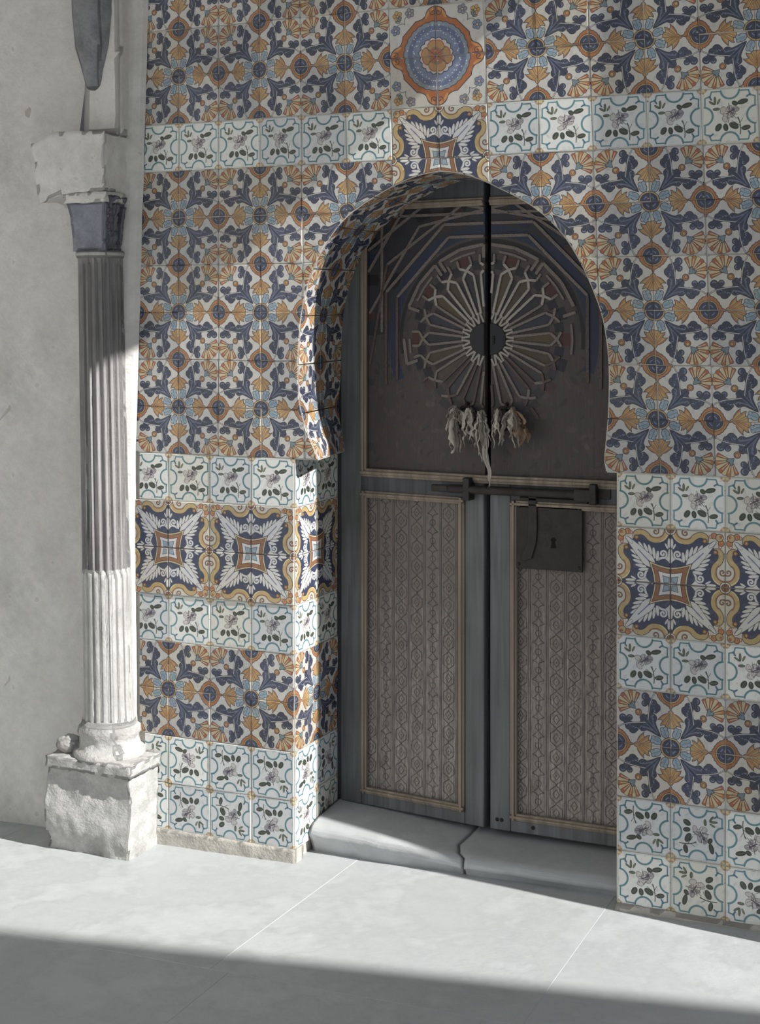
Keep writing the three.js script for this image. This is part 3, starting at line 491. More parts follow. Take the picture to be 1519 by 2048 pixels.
// the sill: two lengths of worn stone with a crack between them
const sill = struct(group('trim_1'));
{
  const crack = (t) => 0.185 + 0.045 * t + 0.012 * Math.sin(t * 9) ;     // x of the crack, t 0 at the back, 1 at the nose
  const nx = 46, prof = [];
  // section, back to nose to foot: (z, y)
  const sec = [[-0.36, 0.062], [-0.30, 0.062], [-0.22, 0.056], [-0.15, 0.050], [-0.105, 0.043], [-0.088, 0.035], [-0.080, 0.022], [-0.083, 0.008], [-0.094, -0.006], [-0.104, -0.03], [-0.112, -0.12]];
  for (const [xa, xb, left] of [[JL + 0.001, null, true], [null, JR - 0.001, false]]) {
    const P = (i, k) => {
      const t = Math.min(1, k / 6), x0 = xa ?? crack(t) + 0.0015, x1 = xb ?? crack(t) - 0.0015, x = x0 + (x1 - x0) * i / nx, e = left ? 1 - i / nx : i / nx;
      const wear = -0.010 * Math.exp(-(((x - 0.3) / 0.3) ** 2)), [z, y] = sec[k], nearCrack = Math.exp(-((left ? nx - i : i) / 1.2)) * 0.004;
      return [x, y + 0.018 * (k < 8) * 0 + wear * (k < 8) + 0.022 * (x - 0.2) * -1 * (k < 8) * 0.6 - nearCrack * (k < 9) + 0.004 * fbm(x * 14, z * 14, 3) * (k > 4), z + 0.012 * fbm(x * 6, y * 20, 1.2) * (k > 3) - (left ? 0.03 * Math.max(0, 0.5 - i / nx) : 0) * (k > 3)];
    };
    const tri = []; for (let i = 0; i < nx; i++) for (let k = 0; k < sec.length - 1; k++) { const a = P(i, k), b = P(i, k + 1), c = P(i + 1, k + 1), d = P(i + 1, k); tri.push(a, b, c, a, c, d); }
    for (const i of [0, nx]) for (let k = 1; k < sec.length - 1; k++) { const a = [...P(i, k)], b = [...P(i, k + 1)], o = [P(i, 0)[0], -0.12, -0.36], o1 = P(i, 0); i ? tri.push(o, k === 1 ? o1 : o, a, o, a, b) : tri.push(o, a, k === 1 ? o1 : o, o, b, a); }
    const g = new THREE.BufferGeometry(); g.setAttribute('position', new THREE.Float32BufferAttribute(tri.flat(), 3)); const q = mergeVertices(g, 1e-5); q.computeVertexNormals();
    mesh('sill_stone', metreUV(q.toNonIndexed()), M.marble, sill);
  }
}

// ---------------------------------------------------------------- engaged column
{
  const col = group('column', [-0.92, -0.055, 0.06]);
  tag(col, 'fluted white stone column with moulded base and rough plinth, beside the tiled wall', 'column');
  const fx = (y) => -0.034 * Math.min(1, Math.max(0, (y - 0.4) / 1.5));   // it leans left as it rises
  const Y0 = 0.405, Y1 = 1.885, FLUTES = 20, SEG = 240, H = 110;
  const P = (i, h) => {
    const y = Y0 + (Y1 - Y0) * h / H, k = h / H, a = i / SEG * 2 * Math.PI, R = 0.0785 - 0.0065 * k + 0.003 * Math.exp(-k * 40) ;
    const ph = ((a * FLUTES / (2 * Math.PI)) % 1 + 1) % 1, w = Math.abs(ph - 0.5) * 2; // 0 mid-flute, 1 on the arris
    const reed = y < 0.885;
    const flute = w < 0.78 ? Math.sqrt(1 - (w / 0.78) ** 2) : 0;
    const ends = Math.min(1, Math.max(0, (Y1 - y) / 0.03));
    const d = reed ? (w < 0.78 ? -0.0012 + 0.0028 * flute : w < 0.9 ? -0.0035 : 0) : -0.0085 * flute * ends;
    const r = R + d + 0.0016 * fbm(a * 3, y * 6, 2);
    return [r * Math.cos(a) + fx(y), y, r * Math.sin(a)];
  };
  const HS = Math.round(H * (0.885 - Y0) / (Y1 - Y0));                    // the reeded foot is whitewashed, the fluted length is bare grey stone
  for (const [name, h0, h1, m] of [['reeded_shaft', 0, HS, M.shaft], ['fluted_shaft', HS, H, M.shaftGrey]]) {
    const tri = []; for (let h = h0; h < h1; h++) for (let i = 0; i < SEG; i++) { const a = P(i, h), b = P(i, h + 1), c = P((i + 1) % SEG, h + 1), d = P((i + 1) % SEG, h); tri.push(a, b, c, a, c, d); }
    const g = new THREE.BufferGeometry(); g.setAttribute('position', new THREE.Float32BufferAttribute(tri.flat(), 3)); const q = mergeVertices(g, 1e-5); q.computeVertexNormals();
    mesh(name, metreUV(q.toNonIndexed()), m, col);
  }
  const lathe = (pts, am, s) => roughen(new THREE.LatheGeometry(pts.map(([r, y]) => new THREE.Vector2(r, y)), 72), am, 16, s);
  mesh('base_moulding', lathe([[0.0, 0.28], [0.112, 0.285], [0.118, 0.30], [0.112, 0.318], [0.098, 0.325], [0.092, 0.345], [0.094, 0.358], [0.100, 0.368], [0.098, 0.385], [0.088, 0.392], [0.083, 0.41], [0.0, 0.412]], 0.004, 1), M.stone, col);
  mesh('base_slab', roughen(densebox(-0.165, 0.155, 0.262, 0.300, -0.06, 0.115, 0.01, (x, y, z) => [x, y - 0.02 * (x + 0.165) * 0.3, z]), 0.006, 14, 4), M.stone, col);
  // chipped corner leaf on the base
  mesh('corner_spur', roughen(new THREE.SphereGeometry(0.036, 20, 14).scale(1.2, 0.85, 0.9).translate(-0.115, 0.325, 0.055), 0.006, 30, 6), M.stone, col);
  mesh('plinth', roughen(densebox(-0.17, 0.145, -0.06, 0.262, -0.06, 0.105, 0.009, (x, y, z) => { const c = (y > 0.2 ? (y - 0.2) * 0.18 : 0), bulge = -0.02 * Math.exp(-(((y - 0.02) / 0.03) ** 2)); return [x * (1 - c) + (x < 0 ? -0.02 * Math.max(0, 0.1 - y) : 0), y, z + (z > 0 ? -c * 0.06 + bulge * (x < 0.05 ? 0.6 : 0.2) + 0.010 * Math.sin(y * 22 + x * 8) : 0)]; }), 0.0065, 9, 8), M.stone, col);
  mesh('necking', lathe([[0.0, 1.878], [0.074, 1.878], [0.079, 1.886], [0.079, 1.895], [0.073, 1.902], [0, 1.903]], 0.0015, 2).translate(-0.034, 0, 0), M.stone, col);
  // capital: a flaring block, its left face blue-washed, its right face rough carved stone
  const cap = group('capital', [-0.036, 1.90, 0.0], col); cap.name = 'capital';
  const flare = (x, y, z) => { const k = 1 + 0.26 * Math.max(0, y / 0.16) ** 2.2; return [x * k, y, z * k]; };
  mesh('painted_block', roughen(densebox(-0.060, 0.058, 0, 0.155, -0.07, 0.062, 0.01, flare), 0.002, 14, 3), M.bluewash, cap);
  mesh('carved_face', roughen(densebox(0.052, 0.066, 0.004, 0.172, -0.062, 0.052, 0.005, flare), 0.007, 26, 9), M.darkstone, cap);
  mesh('abacus', roughen(densebox(-0.082, 0.080, 0.152, 0.185, -0.07, 0.082, 0.01), 0.004, 16, 4), M.plaster, cap);
  for (const [z, y0, y1] of [[-0.045, 0.03, 0.12], [-0.005, 0.02, 0.14], [0.03, 0.06, 0.15]]) mesh('carved_leaf', roughen(densebox(0.062, 0.076, y0, y1, z - 0.008, z + 0.008, 0.005, flare), 0.004, 30, 5), M.darkstone, cap);
  // impost: a lumpy plastered block carrying the springing
  mesh('impost_block', roughen(densebox(-0.20, 0.080, 2.085, 2.275, -0.08, 0.10, 0.012, (x, y, z) => { const k = (2.275 - y) / 0.19; return [x * (1 - 0.12 * k) - 0.03, y + (x < -0.1 ? -0.03 * (-0.1 - x) / 0.1 : 0), z * (1 - 0.15 * k)]; }), 0.010, 9, 11), M.plaster, col);
}

// ---------------------------------------------------------------- the double door
// carving on the lower panels: fine relief and the dirt lodged in it
function carve(ctx, w, h, px, bump) {                               // px: pixels per metre
  ctx.fillStyle = bump ? '#b0b0b0' : '#77706b'; ctx.fillRect(0, 0, w, h);
  if (!bump) {
    // pale streaks towards the bottom: scoured bare wood, plus floor bounce painted in
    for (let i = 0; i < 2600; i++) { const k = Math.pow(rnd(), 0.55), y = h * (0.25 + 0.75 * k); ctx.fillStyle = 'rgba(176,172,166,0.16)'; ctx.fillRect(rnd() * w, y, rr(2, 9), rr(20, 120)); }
    for (let i = 0; i < 2600; i++) { ctx.fillStyle = ['rgba(104,66,56,0.24)', 'rgba(62,64,70,0.24)', 'rgba(140,132,124,0.2)', 'rgba(44,40,40,0.22)'][i % 4]; ctx.fillRect(rnd() * w, rnd() * h, rr(1, 4), rr(4, 34)); }
  }
  ctx.lineJoin = 'round';
  const ink = () => bump ? '#2a2a2a' : `rgba(44,38,38,${rr(0.22, 0.62)})`;
  const groove = (f, lw) => { ctx.strokeStyle = ink(); ctx.lineWidth = lw; ctx.beginPath(); f(); ctx.stroke(); };
  const bands = 6, cw = w / bands, rows = Math.round(h / (cw * 0.95)), chh = h / rows;
  for (let i = 0; i <= bands; i++) { groove(() => { ctx.moveTo(i * cw + 4, 0); ctx.lineTo(i * cw + 4, h); }, 2); groove(() => { ctx.moveTo(i * cw - 4, 0); ctx.lineTo(i * cw - 4, h); }, 2); }
  for (let c = 0; c < bands; c++) for (let r = -1; r < rows + 1; r++) {
    const x = c * cw + cw / 2 + rr(-1.5, 1.5), y = (r + (c % 2) * 0.5) * chh + chh / 2 + rr(-2, 2), a = cw * 0.33, b = chh * 0.36;
    if (c % 3 !== 1) {
      groove(() => { ctx.moveTo(x, y - b * 1.3); ctx.lineTo(x + a, y - b * 0.6); ctx.lineTo(x + a, y + b * 0.6); ctx.lineTo(x, y + b * 1.3); ctx.lineTo(x - a, y + b * 0.6); ctx.lineTo(x - a, y - b * 0.6); ctx.closePath(); }, 2.6);
      groove(() => { ctx.moveTo(x, y - b * 0.7); ctx.lineTo(x + a * 0.55, y); ctx.lineTo(x, y + b * 0.7); ctx.lineTo(x - a * 0.55, y); ctx.closePath(); }, 2.2);
      ctx.fillStyle = ink(); for (const [dx, dy] of [[0, 0], [-a, 0], [a, 0], [0, b * 1.4]]) { ctx.beginPath(); ctx.arc(x + dx, y + dy, rr(1.5, 3.2), 0, 7); ctx.fill(); }
    } else {
      groove(() => { ctx.moveTo(x - a, y - chh / 2); ctx.bezierCurveTo(x + a * 1.2, y - b, x - a * 1.2, y + b * 0.2, x + a, y + chh / 2); }, 2.6);
      groove(() => { ctx.moveTo(x + a, y - chh / 2); ctx.bezierCurveTo(x - a * 1.2, y - b, x + a * 1.2, y + b * 0.2, x - a, y + chh / 2); }, 2.6);
      groove(() => { ctx.ellipse(x, y, a * 0.5, b * 0.45, 0, 0, 7); }, 2);
    }
  }
  if (bump) for (let i = 0; i < 1400; i++) { ctx.fillStyle = rnd() < 0.5 ? 'rgba(40,40,40,0.3)' : 'rgba(200,200,200,0.3)'; ctx.fillRect(rnd() * w, rnd() * h, rr(1, 3), rr(5, 40)); }
}
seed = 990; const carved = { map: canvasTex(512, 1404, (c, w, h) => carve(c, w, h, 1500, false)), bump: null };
seed = 990; carved.bump = canvasTex(512, 1404, (c, w, h) => carve(c, w, h, 1500, true), false);
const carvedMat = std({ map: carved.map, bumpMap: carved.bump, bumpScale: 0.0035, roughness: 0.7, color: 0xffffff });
// painted ground of the upper panels, laid out over both leaves, in metres from the rosette's centre
const RC = [0.252, 1.567], UP = { x0: -0.155, x1: 0.72, y0: 1.14, y1: 1.985 };
const upperTex = canvasTex(1024, 988, (ctx, w, h) => {
  const s = w / (UP.x1 - UP.x0); ctx.fillStyle = '#474241'; ctx.fillRect(0, 0, w, h);
  for (let i = 0; i < 2600; i++) { ctx.fillStyle = ['rgba(104,62,52,0.22)', 'rgba(44,48,60,0.25)', 'rgba(112,104,98,0.16)'][i % 3]; ctx.fillRect(rnd() * w, rnd() * h, rr(1, 5), rr(5, 40)); }
  ctx.setTransform(s, 0, 0, -s, (RC[0] - UP.x0) * s, (UP.y1 - RC[1]) * s);
  for (let i = 0; i < 700; i++) { const y = rr(-0.45, 0.3); ctx.fillStyle = ['rgba(92,60,52,0.20)', 'rgba(30,31,36,0.25)', 'rgba(128,118,110,0.13)', 'rgba(84,72,66,0.2)'][i % 4]; ctx.beginPath(); ctx.ellipse(rr(-0.42, 0.48), y, rr(0.002, 0.010), rr(0.004, 0.02), rnd() * 3, 0, 7); ctx.fill(); }
  { const g = ctx.createRadialGradient(0, 0.05, 0.27, 0, 0.05, 0.31); g.addColorStop(0, 'rgba(46,47,53,0)'); g.addColorStop(1, 'rgba(46,47,53,0.85)'); ctx.fillStyle = g; ctx.beginPath(); ctx.arc(0, 0.05, 0.8, -0.1, Math.PI + 0.1); ctx.arc(0, 0.05, 0.25, Math.PI + 0.1, -0.1, true); ctx.fill(); }
  const wedge = (a0, a1, r0, r1, c) => { ctx.fillStyle = c; ctx.beginPath(); ctx.arc(0, 0, r0, a0, a1); ctx.arc(0, 0, r1, a1, a0, true); ctx.closePath(); ctx.fill(); };
  const K = 20, st = 2 * Math.PI / K;
  for (let k = 0; k < K; k++) {
    const a = Math.PI / 2 + k * st, up = Math.sin(a), f = up > -0.35 ? 0.75 : 0.3;
    wedge(a - st * 0.30, a + st * 0.30, 0.085, 0.215, ['rgba(46,50,64,', 'rgba(86,72,54,', 'rgba(74,66,52,', 'rgba(40,42,50,'][(k * 7) % 4] + f + ')');
    wedge(a - st * 0.24, a + st * 0.24, 0.236, 0.262, ['rgba(26,29,40,', 'rgba(74,38,34,'][k % 2] + f + ')'); wedge(a + st * 0.30, a + st * 0.70, 0.215, 0.245, 'rgba(28,31,42,' + f + ')'); wedge(a + st * 0.36, a + st * 0.64, 0.10, 0.20, 'rgba(34,32,34,' + f * 0.7 + ')');
  }
  ctx.strokeStyle = 'rgba(40,48,72,0.85)'; ctx.lineWidth = 0.034; ctx.beginPath(); ctx.arc(0, 0, 0.333, -0.3, Math.PI + 0.4); ctx.stroke();
  ctx.strokeStyle = 'rgba(24,24,30,0.7)'; ctx.lineWidth = 0.012; ctx.beginPath(); ctx.arc(0, 0, 0.302, -0.1, 3.3); ctx.stroke();
  for (let i = 0; i < 60; i++) { const t = rr(0.1, 3.0), q = rr(0.36, 0.52); ctx.fillStyle = ['rgba(34,42,70,0.8)', 'rgba(26,24,26,0.8)', 'rgba(84,52,42,0.6)'][i % 3]; ctx.beginPath(); for (let k = 0; k < 6; k++) ctx.lineTo(q * Math.cos(t) + 0.02 * Math.cos(k * 1.047), q * Math.sin(t) + 0.02 * Math.sin(k * 1.047)); ctx.fill(); }
}); upperTex.wrapS = upperTex.wrapT = THREE.ClampToEdgeWrapping;
const upperMat = std({ map: upperTex, roughness: 0.66, bumpMap: woodBump, bumpScale: 0.002 });

// straight pieces of the strapwork, in metres about the rosette's centre: [x0, y0, x1, y1, width]
const straps = [];
{
  const K = 20, st = 2 * Math.PI / K, p = (r, a) => [r * Math.cos(a), r * Math.sin(a)];
  const add = (a, b, w, outer) => straps.push([...a, ...b, w, outer ? 1 : 0]);
  for (let k = 0; k < K; k++) {
    const a = Math.PI / 2 + k * st;                                    // a cell of the wheel is centred on each a
    add(p(0.050, a + st * 0.5), p(0.086, a + st * 0.12), 0.0062); add(p(0.050, a + st * 0.5), p(0.086, a + st * 0.88), 0.0062);
    add(p(0.080, a - st * 0.28), p(0.202, a - st * 0.30), 0.0078); add(p(0.080, a + st * 0.28), p(0.202, a + st * 0.30), 0.0078);
    add(p(0.202, a - st * 0.30), p(0.222, a), 0.0085); add(p(0.222, a), p(0.202, a + st * 0.30), 0.0085);
    add(p(0.222, a), p(0.236, a + st * 0.30), 0.008); add(p(0.222, a), p(0.236, a - st * 0.30), 0.008);
    add(p(0.236, a + st * 0.30), p(0.262, a + st * 0.27), 0.008); add(p(0.236, a - st * 0.30), p(0.262, a - st * 0.27), 0.008);
    if (k % 2 === 0) {
      add(p(0.250, a + st * 0.12), p(0.291, a + st * 0.10), 0.010); add(p(0.291, a + st * 0.10), p(0.291, a + st * 1.0), 0.0105); add(p(0.291, a + st * 1.0), p(0.291, a + st * 1.9), 0.0105); add(p(0.291, a + st * 1.9), p(0.250, a + st * 1.88), 0.010);
      add(p(0.270, a + st * 0.45), p(0.270, a + st * 1.0), 0.007); add(p(0.270, a + st * 1.0), p(0.270, a + st * 1.55), 0.007);
    }
  }
  for (const r of [0.316, 0.356]) for (let k = 0; k < 8; k++) { const a = k * Math.PI / 4 + Math.PI / 8; add(p(r / Math.cos(Math.PI / 8), a), p(r / Math.cos(Math.PI / 8), a + Math.PI / 4), 0.0095, true); }
  for (let k = 0; k < 16; k++) for (const [R, h] of [[0.392, 0.165], [0.470, 0.20]]) { const a = (k + 0.5) * Math.PI / 8, c = p(R, a), d = [-Math.sin(a), Math.cos(a)]; add([c[0] - d[0] * h, c[1] - d[1] * h], [c[0] + d[0] * h, c[1] + d[1] * h], 0.0085, true); }
  for (const dx of [-0.372, 0.39]) add([dx, 0.02], [dx, 0.40], 0.009, true);
  for (const dy of [0.388]) add([-0.4, dy], [0.46, dy], 0.0085, true);
}
const stripGeo = box(-0.5, 0.5, -0.5, 0.5, -0.5, 0.5, 0.12);
function clip(s, x0, x1, y0, y1) { let [ax, ay, bx, by, w, o] = s, t0 = 0, t1 = 1; const dx = bx - ax, dy = by - ay; for (const [p, q] of [[-dx, ax - x0], [dx, x1 - ax], [-dy, ay - y0], [dy, y1 - ay]]) { if (Math.abs(p) < 1e-9) { if (q < 0) return null; } else { const r = q / p; if (p < 0) t0 = Math.max(t0, r); else t1 = Math.min(t1, r); } } return t1 <= t0 ? null : [ax + dx * t0, ay + dy * t0, ax + dx * t1, ay + dy * t1, w, o]; }
function panelStraps(parent, X0, X1, ox, z) {                        // the straps that fall on one leaf
  let n = 0;
  for (const s0 of straps) {
    const s = clip(s0, X0 - RC[0] + 0.003, X1 - RC[0] - 0.003, UP.y0 - RC[1] + 0.005, UP.y1 - RC[1] - 0.005); if (!s) continue;
    const L = Math.hypot(s[2] - s[0], s[3] - s[1]); if (L < 0.008) continue;
    const mx = (s[0] + s[2]) / 2, my = (s[1] + s[3]) / 2, low = my < -0.10, side = Math.abs(mx) > 0.17 && my < 0.12;
    const out = s[5] === 1, r = Math.hypot(mx, my);
    if (out && my < -0.02) continue;                                    // worn away entirely in the lower half
    if (!out && r > 0.23 && my < 0.10 && rnd() < (my < -0.05 ? 0.85 : 0.55)) continue;
    const mat = out ? (my > 0.12 ? M.stripMid : M.stripDark) : my > 0.09 && r < 0.24 ? M.stripLight : r < 0.12 ? M.stripLight : my > -0.06 ? M.stripMid : rnd() < 0.5 ? M.stripMid : M.stripDark;
    const m = mesh('inlay_strip', stripGeo, mat, parent);
    m.scale.set(L, s[4], 0.006 + 0.0006 * (n++ % 3)); m.position.set(RC[0] + mx - ox, RC[1] + my, z + 0.0015); m.rotation.z = Math.atan2(s[3] - s[1], s[2] - s[0]);
  }
}
function moulding(parent, x0, x1, y0, y1, z, sides, w = 0.022) {       // a stepped frame round a panel, each length a piece
  const run = (a, b, c, d, horiz) => merge(horiz ? [box(a, b, c, d, z, z + 0.012, 0.003), box(a, b, c + w * 0.3, d - w * 0.3, z, z + 0.018, 0.003)] : [box(a, b, c, d, z, z + 0.012, 0.003), box(a + w * 0.3, b - w * 0.3, c, d, z, z + 0.018, 0.003)]);
  if (sides.includes('l')) mesh('panel_moulding', run(x0, x0 + w, y0, y1, false), M.woodWarm, parent);
  if (sides.includes('r')) mesh('panel_moulding', run(x1 - w, x1, y0, y1, false), M.woodWarm, parent);
  if (sides.includes('t')) mesh('panel_moulding', run(x0, x1, y1 - w, y1, true), M.woodWarm, parent);
  if (sides.includes('b')) mesh('panel_moulding', run(x0, x1, y0, y0 + w, true), M.woodWarm, parent);
}
function panel(x0, x1, y0, y1, z, uvOf) {
  const g = box(x0, x1, y0, y1, z - 0.02, z, 0.001), p = g.attributes.position, uv = g.attributes.uv;
  for (let i = 0; i < p.count; i++) uv.setXY(i, ...uvOf(p.getX(i), p.getY(i))); return g;
}
function leaf(name, x0, x1, z, hinge, yaw, meetRight, label) {
  const d = group(name, [hinge, 0, z]); d.rotation.y = yaw; struct(d);
  d.userData.label = label;
  const o = hinge, B = 0.068, TOP = 2.14, f = (a, b, c, e, r = 0.004) => box(a - o, b - o, c, e, -0.045, 0, r);
  const hs = 0.078, ms = 0.066;                                        // hinge stile, meeting stile
  const L = meetRight ? x0 + hs : x0 + ms, R = meetRight ? x1 - ms : x1 - hs;
  const ul = meetRight ? L : x0, ur = meetRight ? x1 : R;                 // the upper panel runs right up to the meeting edge
  if (meetRight) { mesh('stile', f(x0, L, B, TOP), M.wood, d); mesh('stile', f(R, x1, B, 1.14), M.wood, d); }
  else { mesh('stile', f(x0, L, B, 1.14), M.wood, d); mesh('stile', f(R, x1, B, TOP), M.wood, d); }
  mesh('rail', f(L, R, B, 0.125), M.wood, d); mesh('rail', f(L, R, 1.07, 1.14), M.woodDark, d); mesh('rail', f(ul, ur, 1.985, TOP), M.woodDark, d);
  if (meetRight) mesh('rail', f(R, x1, 1.1401, 1.1405), M.woodDark, d); 
  // lower panel
  moulding(d, L - o, R - o, 0.105, 1.078, -0.006, 'ltrb');
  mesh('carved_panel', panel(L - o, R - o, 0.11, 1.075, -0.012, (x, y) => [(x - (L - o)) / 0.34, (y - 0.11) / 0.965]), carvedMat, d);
  // upper panel
  moulding(d, (meetRight ? ul : ul - 0.03) - o, (meetRight ? ur + 0.0 : ur) - o, 1.118, 1.150, -0.004, 't', 0.026); moulding(d, ul - o, ur - o, 1.976, 2.002, -0.004, 't', 0.026);
  if (meetRight) moulding(d, ul - o, ur - o, 1.14, 1.985, -0.004, 'l');
  const up = mesh('rosette_panel', panel(ul - o, ur - o, 1.135, 1.99, -0.008, (x, y) => [(x + o - UP.x0) / (UP.x1 - UP.x0), (y - UP.y0) / (UP.y1 - UP.y0)]), upperMat, d);
  panelStraps(up, meetRight ? ul + 0.02 : ul, ur, o, -0.008);
  return d;
}
const doorL = leaf('door_1', -0.272, 0.246, -0.300, -0.272, -Math.asin(0.06 / 0.52), true, 'weathered grey wooden left door leaf with a long carved lower panel');
const doorR = leaf('door_2', 0.262, 0.775, -0.240, 0.775, 0, false, 'weathered grey wooden right door leaf bearing a square iron lock plate');
// dark hub over both leaves, half on each; the right half carries the metal boss
for (const [d, ox, z, a0] of [[doorL, -0.272, 0, Math.PI / 2], [doorR, 0.775, 0, -Math.PI / 2]]) {
  const s = new THREE.Shape(); s.absarc(0, 0, 0.047, a0, a0 + Math.PI); s.closePath();
  const g = new THREE.ExtrudeGeometry(s, { depth: 0.006, bevelEnabled: true, bevelSize: 0.002, bevelThickness: 0.002, bevelSegments: 1, curveSegments: 24 });
  g.translate((a0 > 0 ? 0.2445 : 0.2635) - ox, RC[1], -0.008); mesh('rosette_hub', g, M.hub, d);
}
for (let i = 0; i < 9; i++) { const b = new THREE.SphereGeometry(0.0045, 8, 6).scale(1, 1, 0.6).translate(0.268 + 0.012 * (1 + Math.sin(i * 2.1)) * 0.5 - 0.775, RC[1] - 0.012 + i * 0.003, 0.001); if (i % 3 === 0) mesh('stud', b, M.iron, doorR); }
// lock plate on the right leaf
{
  const o = 0.775, plate = mesh('lock_plate', box(0.346 - o, 0.556 - o, 0.873, 1.072, -0.003, 0.006, 0.003), M.iron, doorR);
  plate.userData.label = 'square dark iron lock plate';
  const key = new THREE.Shape(); key.absarc(0, 0.008, 0.0075, -0.9, Math.PI + 0.9); key.lineTo(-0.008, -0.017); key.lineTo(0.008, -0.017); key.closePath();
  const kg = new THREE.ExtrudeGeometry(key, { depth: 0.003, bevelEnabled: false }); kg.translate(0.4655 - o, 0.957, 0.0045); mesh('keyhole', kg, M.black, plate);
  for (const [x, y] of [[0.357, 1.06], [0.545, 1.06], [0.357, 0.886], [0.545, 0.886]]) mesh('rivet', new THREE.SphereGeometry(0.005, 10, 8).scale(1, 1, 0.5).translate(x - o, y, 0.006), M.iron, plate);
  // hanging hasp strap
  const st = new THREE.Shape([[0.390, 1.098], [0.413, 1.098], [0.415, 1.0], [0.412, 0.955], [0.398, 0.906], [0.372, 0.897], [0.366, 0.906], [0.386, 0.955], [0.388, 1.0]].map(([x, y]) => new THREE.Vector2(x - o, y)));
  const sg = new THREE.ExtrudeGeometry(st, { depth: 0.004, bevelEnabled: true, bevelSize: 0.001, bevelThickness: 0.001, bevelSegments: 1 }); sg.translate(0, 0, 0.007); mesh('hasp', sg, M.iron, plate);
  mesh('bolt_keeper', merge([box(0.582 - o, 0.604 - o, 1.078, 1.140, -0.002, 0.034, 0.004), box(0.560 - o, 0.640 - o, 1.094, 1.128, -0.002, 0.004, 0.002)]), M.iron, doorR);
  mesh('bolt_keeper', box(0.36 - o, 0.572 - o, 1.078, 1.090, -0.002, 0.012, 0.003), M.iron, doorR);
  for (const [x, y] of [[0.285, 0.10], [0.30, 0.10], [0.40, 0.09]]) mesh('nail_head', new THREE.SphereGeometry(0.006, 10, 8).scale(1, 1, 0.4).translate(x - o, y, 0.001), M.iron, doorR);
}
mesh('bolt_keeper', merge([box(0.190 + 0.272, 0.214 + 0.272, 1.072, 1.142, -0.002, 0.038, 0.004), box(0.16 + 0.272, 0.235 + 0.272, 1.128, 1.142, -0.002, 0.006, 0.002)]), M.iron, doorL);
// sliding bolt across both leaves
{
  const b = group('sliding_bolt', [0.33, 1.106, -0.220]);
  tag(b, 'long round dark iron bolt lying across the middle rail of both door leaves', 'bolt');
  const bar = new THREE.LatheGeometry([[0, -0.235], [0.007, -0.235], [0.011, -0.228], [0.0135, -0.21], [0.0135, 0.19], [0.011, 0.20], [0, 0.20]].map(([r, y]) => new THREE.Vector2(r, y)), 24); bar.rotateZ(Math.PI / 2);
  mesh('bolt_bar', metreUV(bar.toNonIndexed()), M.iron, b);
  mesh('bolt_tongue', box(-0.252, -0.14, -0.011, 0.011, -0.010, 0.008, 0.005), M.iron, b);
  mesh('bolt_staple', box(0.205, 0.268, -0.020, 0.018, -0.014, 0.014, 0.005), M.iron, b);
}
// knocker rings: part of each leaf
for (const [d, ox, x, y] of [[doorL, -0.272, 0.192, 1.337], [doorR, 0.775, 0.318, 1.338]]) {
  const r = mesh('ring_knocker', new THREE.TorusGeometry(0.034, 0.006, 10, 36).rotateX(-0.25).translate(x - ox, y - 0.012, 0.018), M.iron, d);
  mesh('ring_staple', new THREE.TorusGeometry(0.011, 0.004, 8, 18).rotateY(Math.PI / 2).translate(x - ox, y + 0.022, 0.004), M.iron, r);
}
// frame post and head behind the leaves, and the dark passage beyond
struct(mesh('trim_2', merge([box(-0.30, -0.268, -0.02, 2.2, -0.40, -0.315, 0.004), box(-0.35, 0.80, 2.10, 2.2, -0.40, -0.345, 0.004)]), M.woodDark));

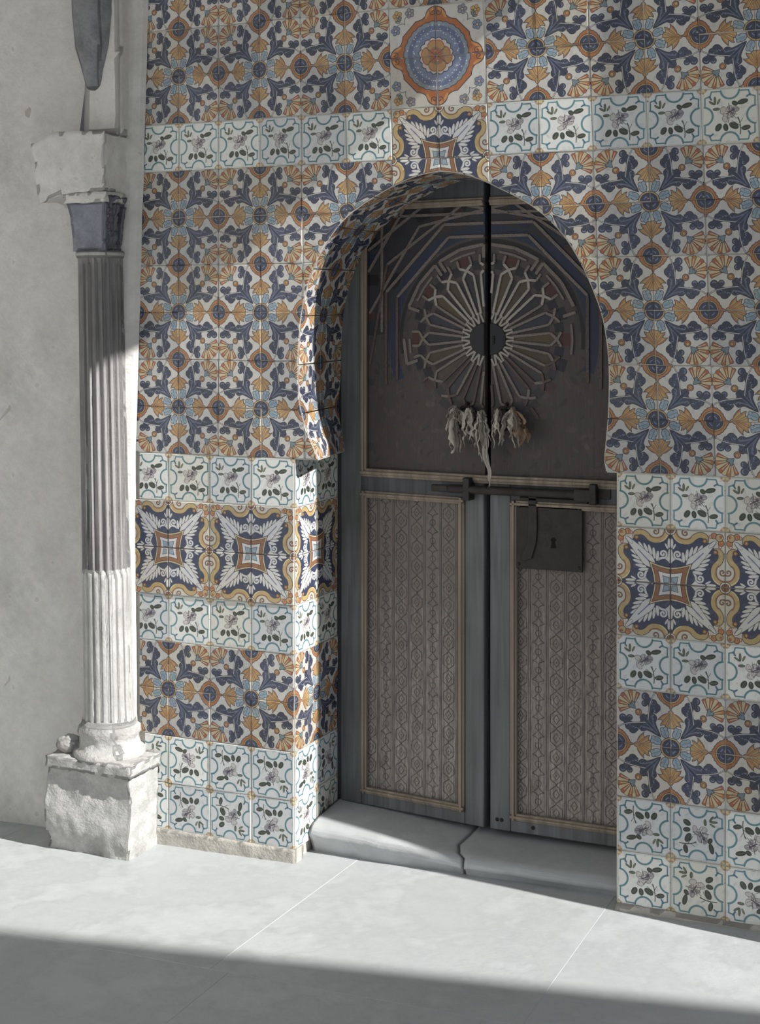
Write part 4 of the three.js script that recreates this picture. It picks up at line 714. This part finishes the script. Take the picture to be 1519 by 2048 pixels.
// rags knotted to the rings: torn strips of cloth, twisted and frayed
function ragBundle(pos, knotR, spec, label) {
  pos = [pos[0], pos[1] + 0.014, pos[2]];                           // spec: [how many, spread, shortest, longest, width, materials] groups of strips, or one strip by [dx, length, width, material]
  const g = group('rag_bundle', pos); tag(g, label, 'rags', 'rags tied to the door rings');
  mesh('knot', roughen(new THREE.SphereGeometry(knotR * 0.8, 36, 26).scale(0.8, 1.0, 0.75), knotR * 0.6, 1.5 / knotR, pos[0] * 90), M.ragGrey, g);
  const list = []; for (const q of spec) { if (q.length === 4) { list.push(q); continue; } const [n, spread, l0, l1, w, mats] = q; for (let i = 0; i < n; i++) list.push([spread * ((i + 0.5) / n * 2 - 1) + rr(-0.004, 0.004), rr(l0, l1), w * rr(0.6, 1.25), mats[i % mats.length]]); }
  list.forEach(([dx, len, w, mat], q) => {
    const n = 18, tri = [], sd = pos[0] * 57 + q * 3.7, K = 10, z0 = rr(-0.006, 0.016), turns = rr(-2.2, 2.2);
    const hump = knotR * rr(0.5, 1.25), arch = rr(0.2, 1.0), c = (i) => { const t = i / n; return [dx * (0.25 + 1.1 * arch * Math.sin(Math.min(1, t * 2.6) * 1.57) + 0.5 * t) + 0.030 * t * fbm(t * 2.6, sd) + 0.006 * perlin.noise(t * 7, sd, 1), hump - (len + hump) * t, z0 + 0.010 * Math.sin(t * 2.8) + 0.014 * fbm(t * 2.8, sd + 9)]; };
    const ring = (i) => {
      const t = i / n, p = c(i), fray = t > 0.75 ? Math.max(0.12, 1 - (t - 0.75) * 3.4) : 1, ww = w * (0.55 + 0.6 * Math.sin(Math.min(1, t * 1.2) * Math.PI * 0.75)) * fray * (1 + 0.7 * fbm(t * 6, sd + 4));
      const tw = sd + turns * t + 1.2 * fbm(t * 3, sd), o = [];
      for (let k = 0; k < K; k++) { const a = k / K * 2 * Math.PI, u = ww / 2 * Math.cos(a), v = 0.0016 * Math.sin(a) + ww * 0.22 * Math.sin(u / w * 9 + sd) + 0.0008 * perlin.noise(t * 30, a, sd); const C = Math.cos(tw * 0.6), S = Math.sin(tw * 0.6) * 0.7; o.push([p[0] + u * C - v * S, p[1] + 0.003 * perlin.noise(k * 0.9, sd, 3) * (t > 0.9 ? 4 : 1), p[2] + u * S + v * C]); }
      return o;
    };
    for (let i = 0; i < n; i++) { const a = ring(i), b = ring(i + 1); for (let k = 0; k < K; k++) { const l = (k + 1) % K; tri.push(a[k], b[k], b[l], a[k], b[l], a[l]); } }
    const ge = new THREE.BufferGeometry(); ge.setAttribute('position', new THREE.Float32BufferAttribute(tri.flat(), 3)); const qg = mergeVertices(ge, 1e-6); qg.computeVertexNormals();
    mesh('cloth_strip', metreUV(qg.toNonIndexed()), mat || M.rag, g);
  });
}
const R = M.rag, G = M.ragGrey, U = M.ragRust, RZ = -0.208;
ragBundle([0.154, 1.318, RZ - 0.016], 0.025, [[7, 0.022, 0.03, 0.06, 0.022, [R, G]], [7, 0.018, 0.06, 0.12, 0.014, [G, R, G]], [0.004, 0.115, 0.032, R], [0.016, 0.112, 0.012, R], [-0.012, 0.10, 0.014, R]], 'pale rag bundle hanging furthest left of those tied to the door rings');
ragBundle([0.212, 1.322, RZ + 0.010], 0.017, [[6, 0.010, 0.04, 0.08, 0.016, [G, R]], [4, 0.014, 0.07, 0.105, 0.008, [G]]], 'thin grey rag bundle between the leftmost bundle and the long hanging tail');
ragBundle([0.250, 1.312, RZ + 0.010], 0.021, [[8, 0.013, 0.05, 0.09, 0.017, [G, R, G]], [6, 0.012, 0.08, 0.13, 0.011, [G, R]], [0.016, 0.190, 0.014, R], [0.018, 0.205, 0.007, R]], 'rag bundle in front of the door gap with one long twisted tail');
ragBundle([0.300, 1.328, RZ], 0.013, [[3, 0.010, 0.04, 0.07, 0.010, [G, R]], [4, 0.012, 0.09, 0.118, 0.006, [R, G]]], 'small stringy rag bundle just right of the long hanging tail');
ragBundle([0.346, 1.322, RZ], 0.021, [[6, 0.018, 0.04, 0.07, 0.020, [R, G]], [5, 0.018, 0.06, 0.095, 0.011, [G, R]], [0.020, 0.085, 0.042, U], [0.030, 0.078, 0.032, U], [0.010, 0.07, 0.026, U]], 'rusty brown and grey rag bundle hanging furthest right of those on the rings');

renderer.render(scene, camera);
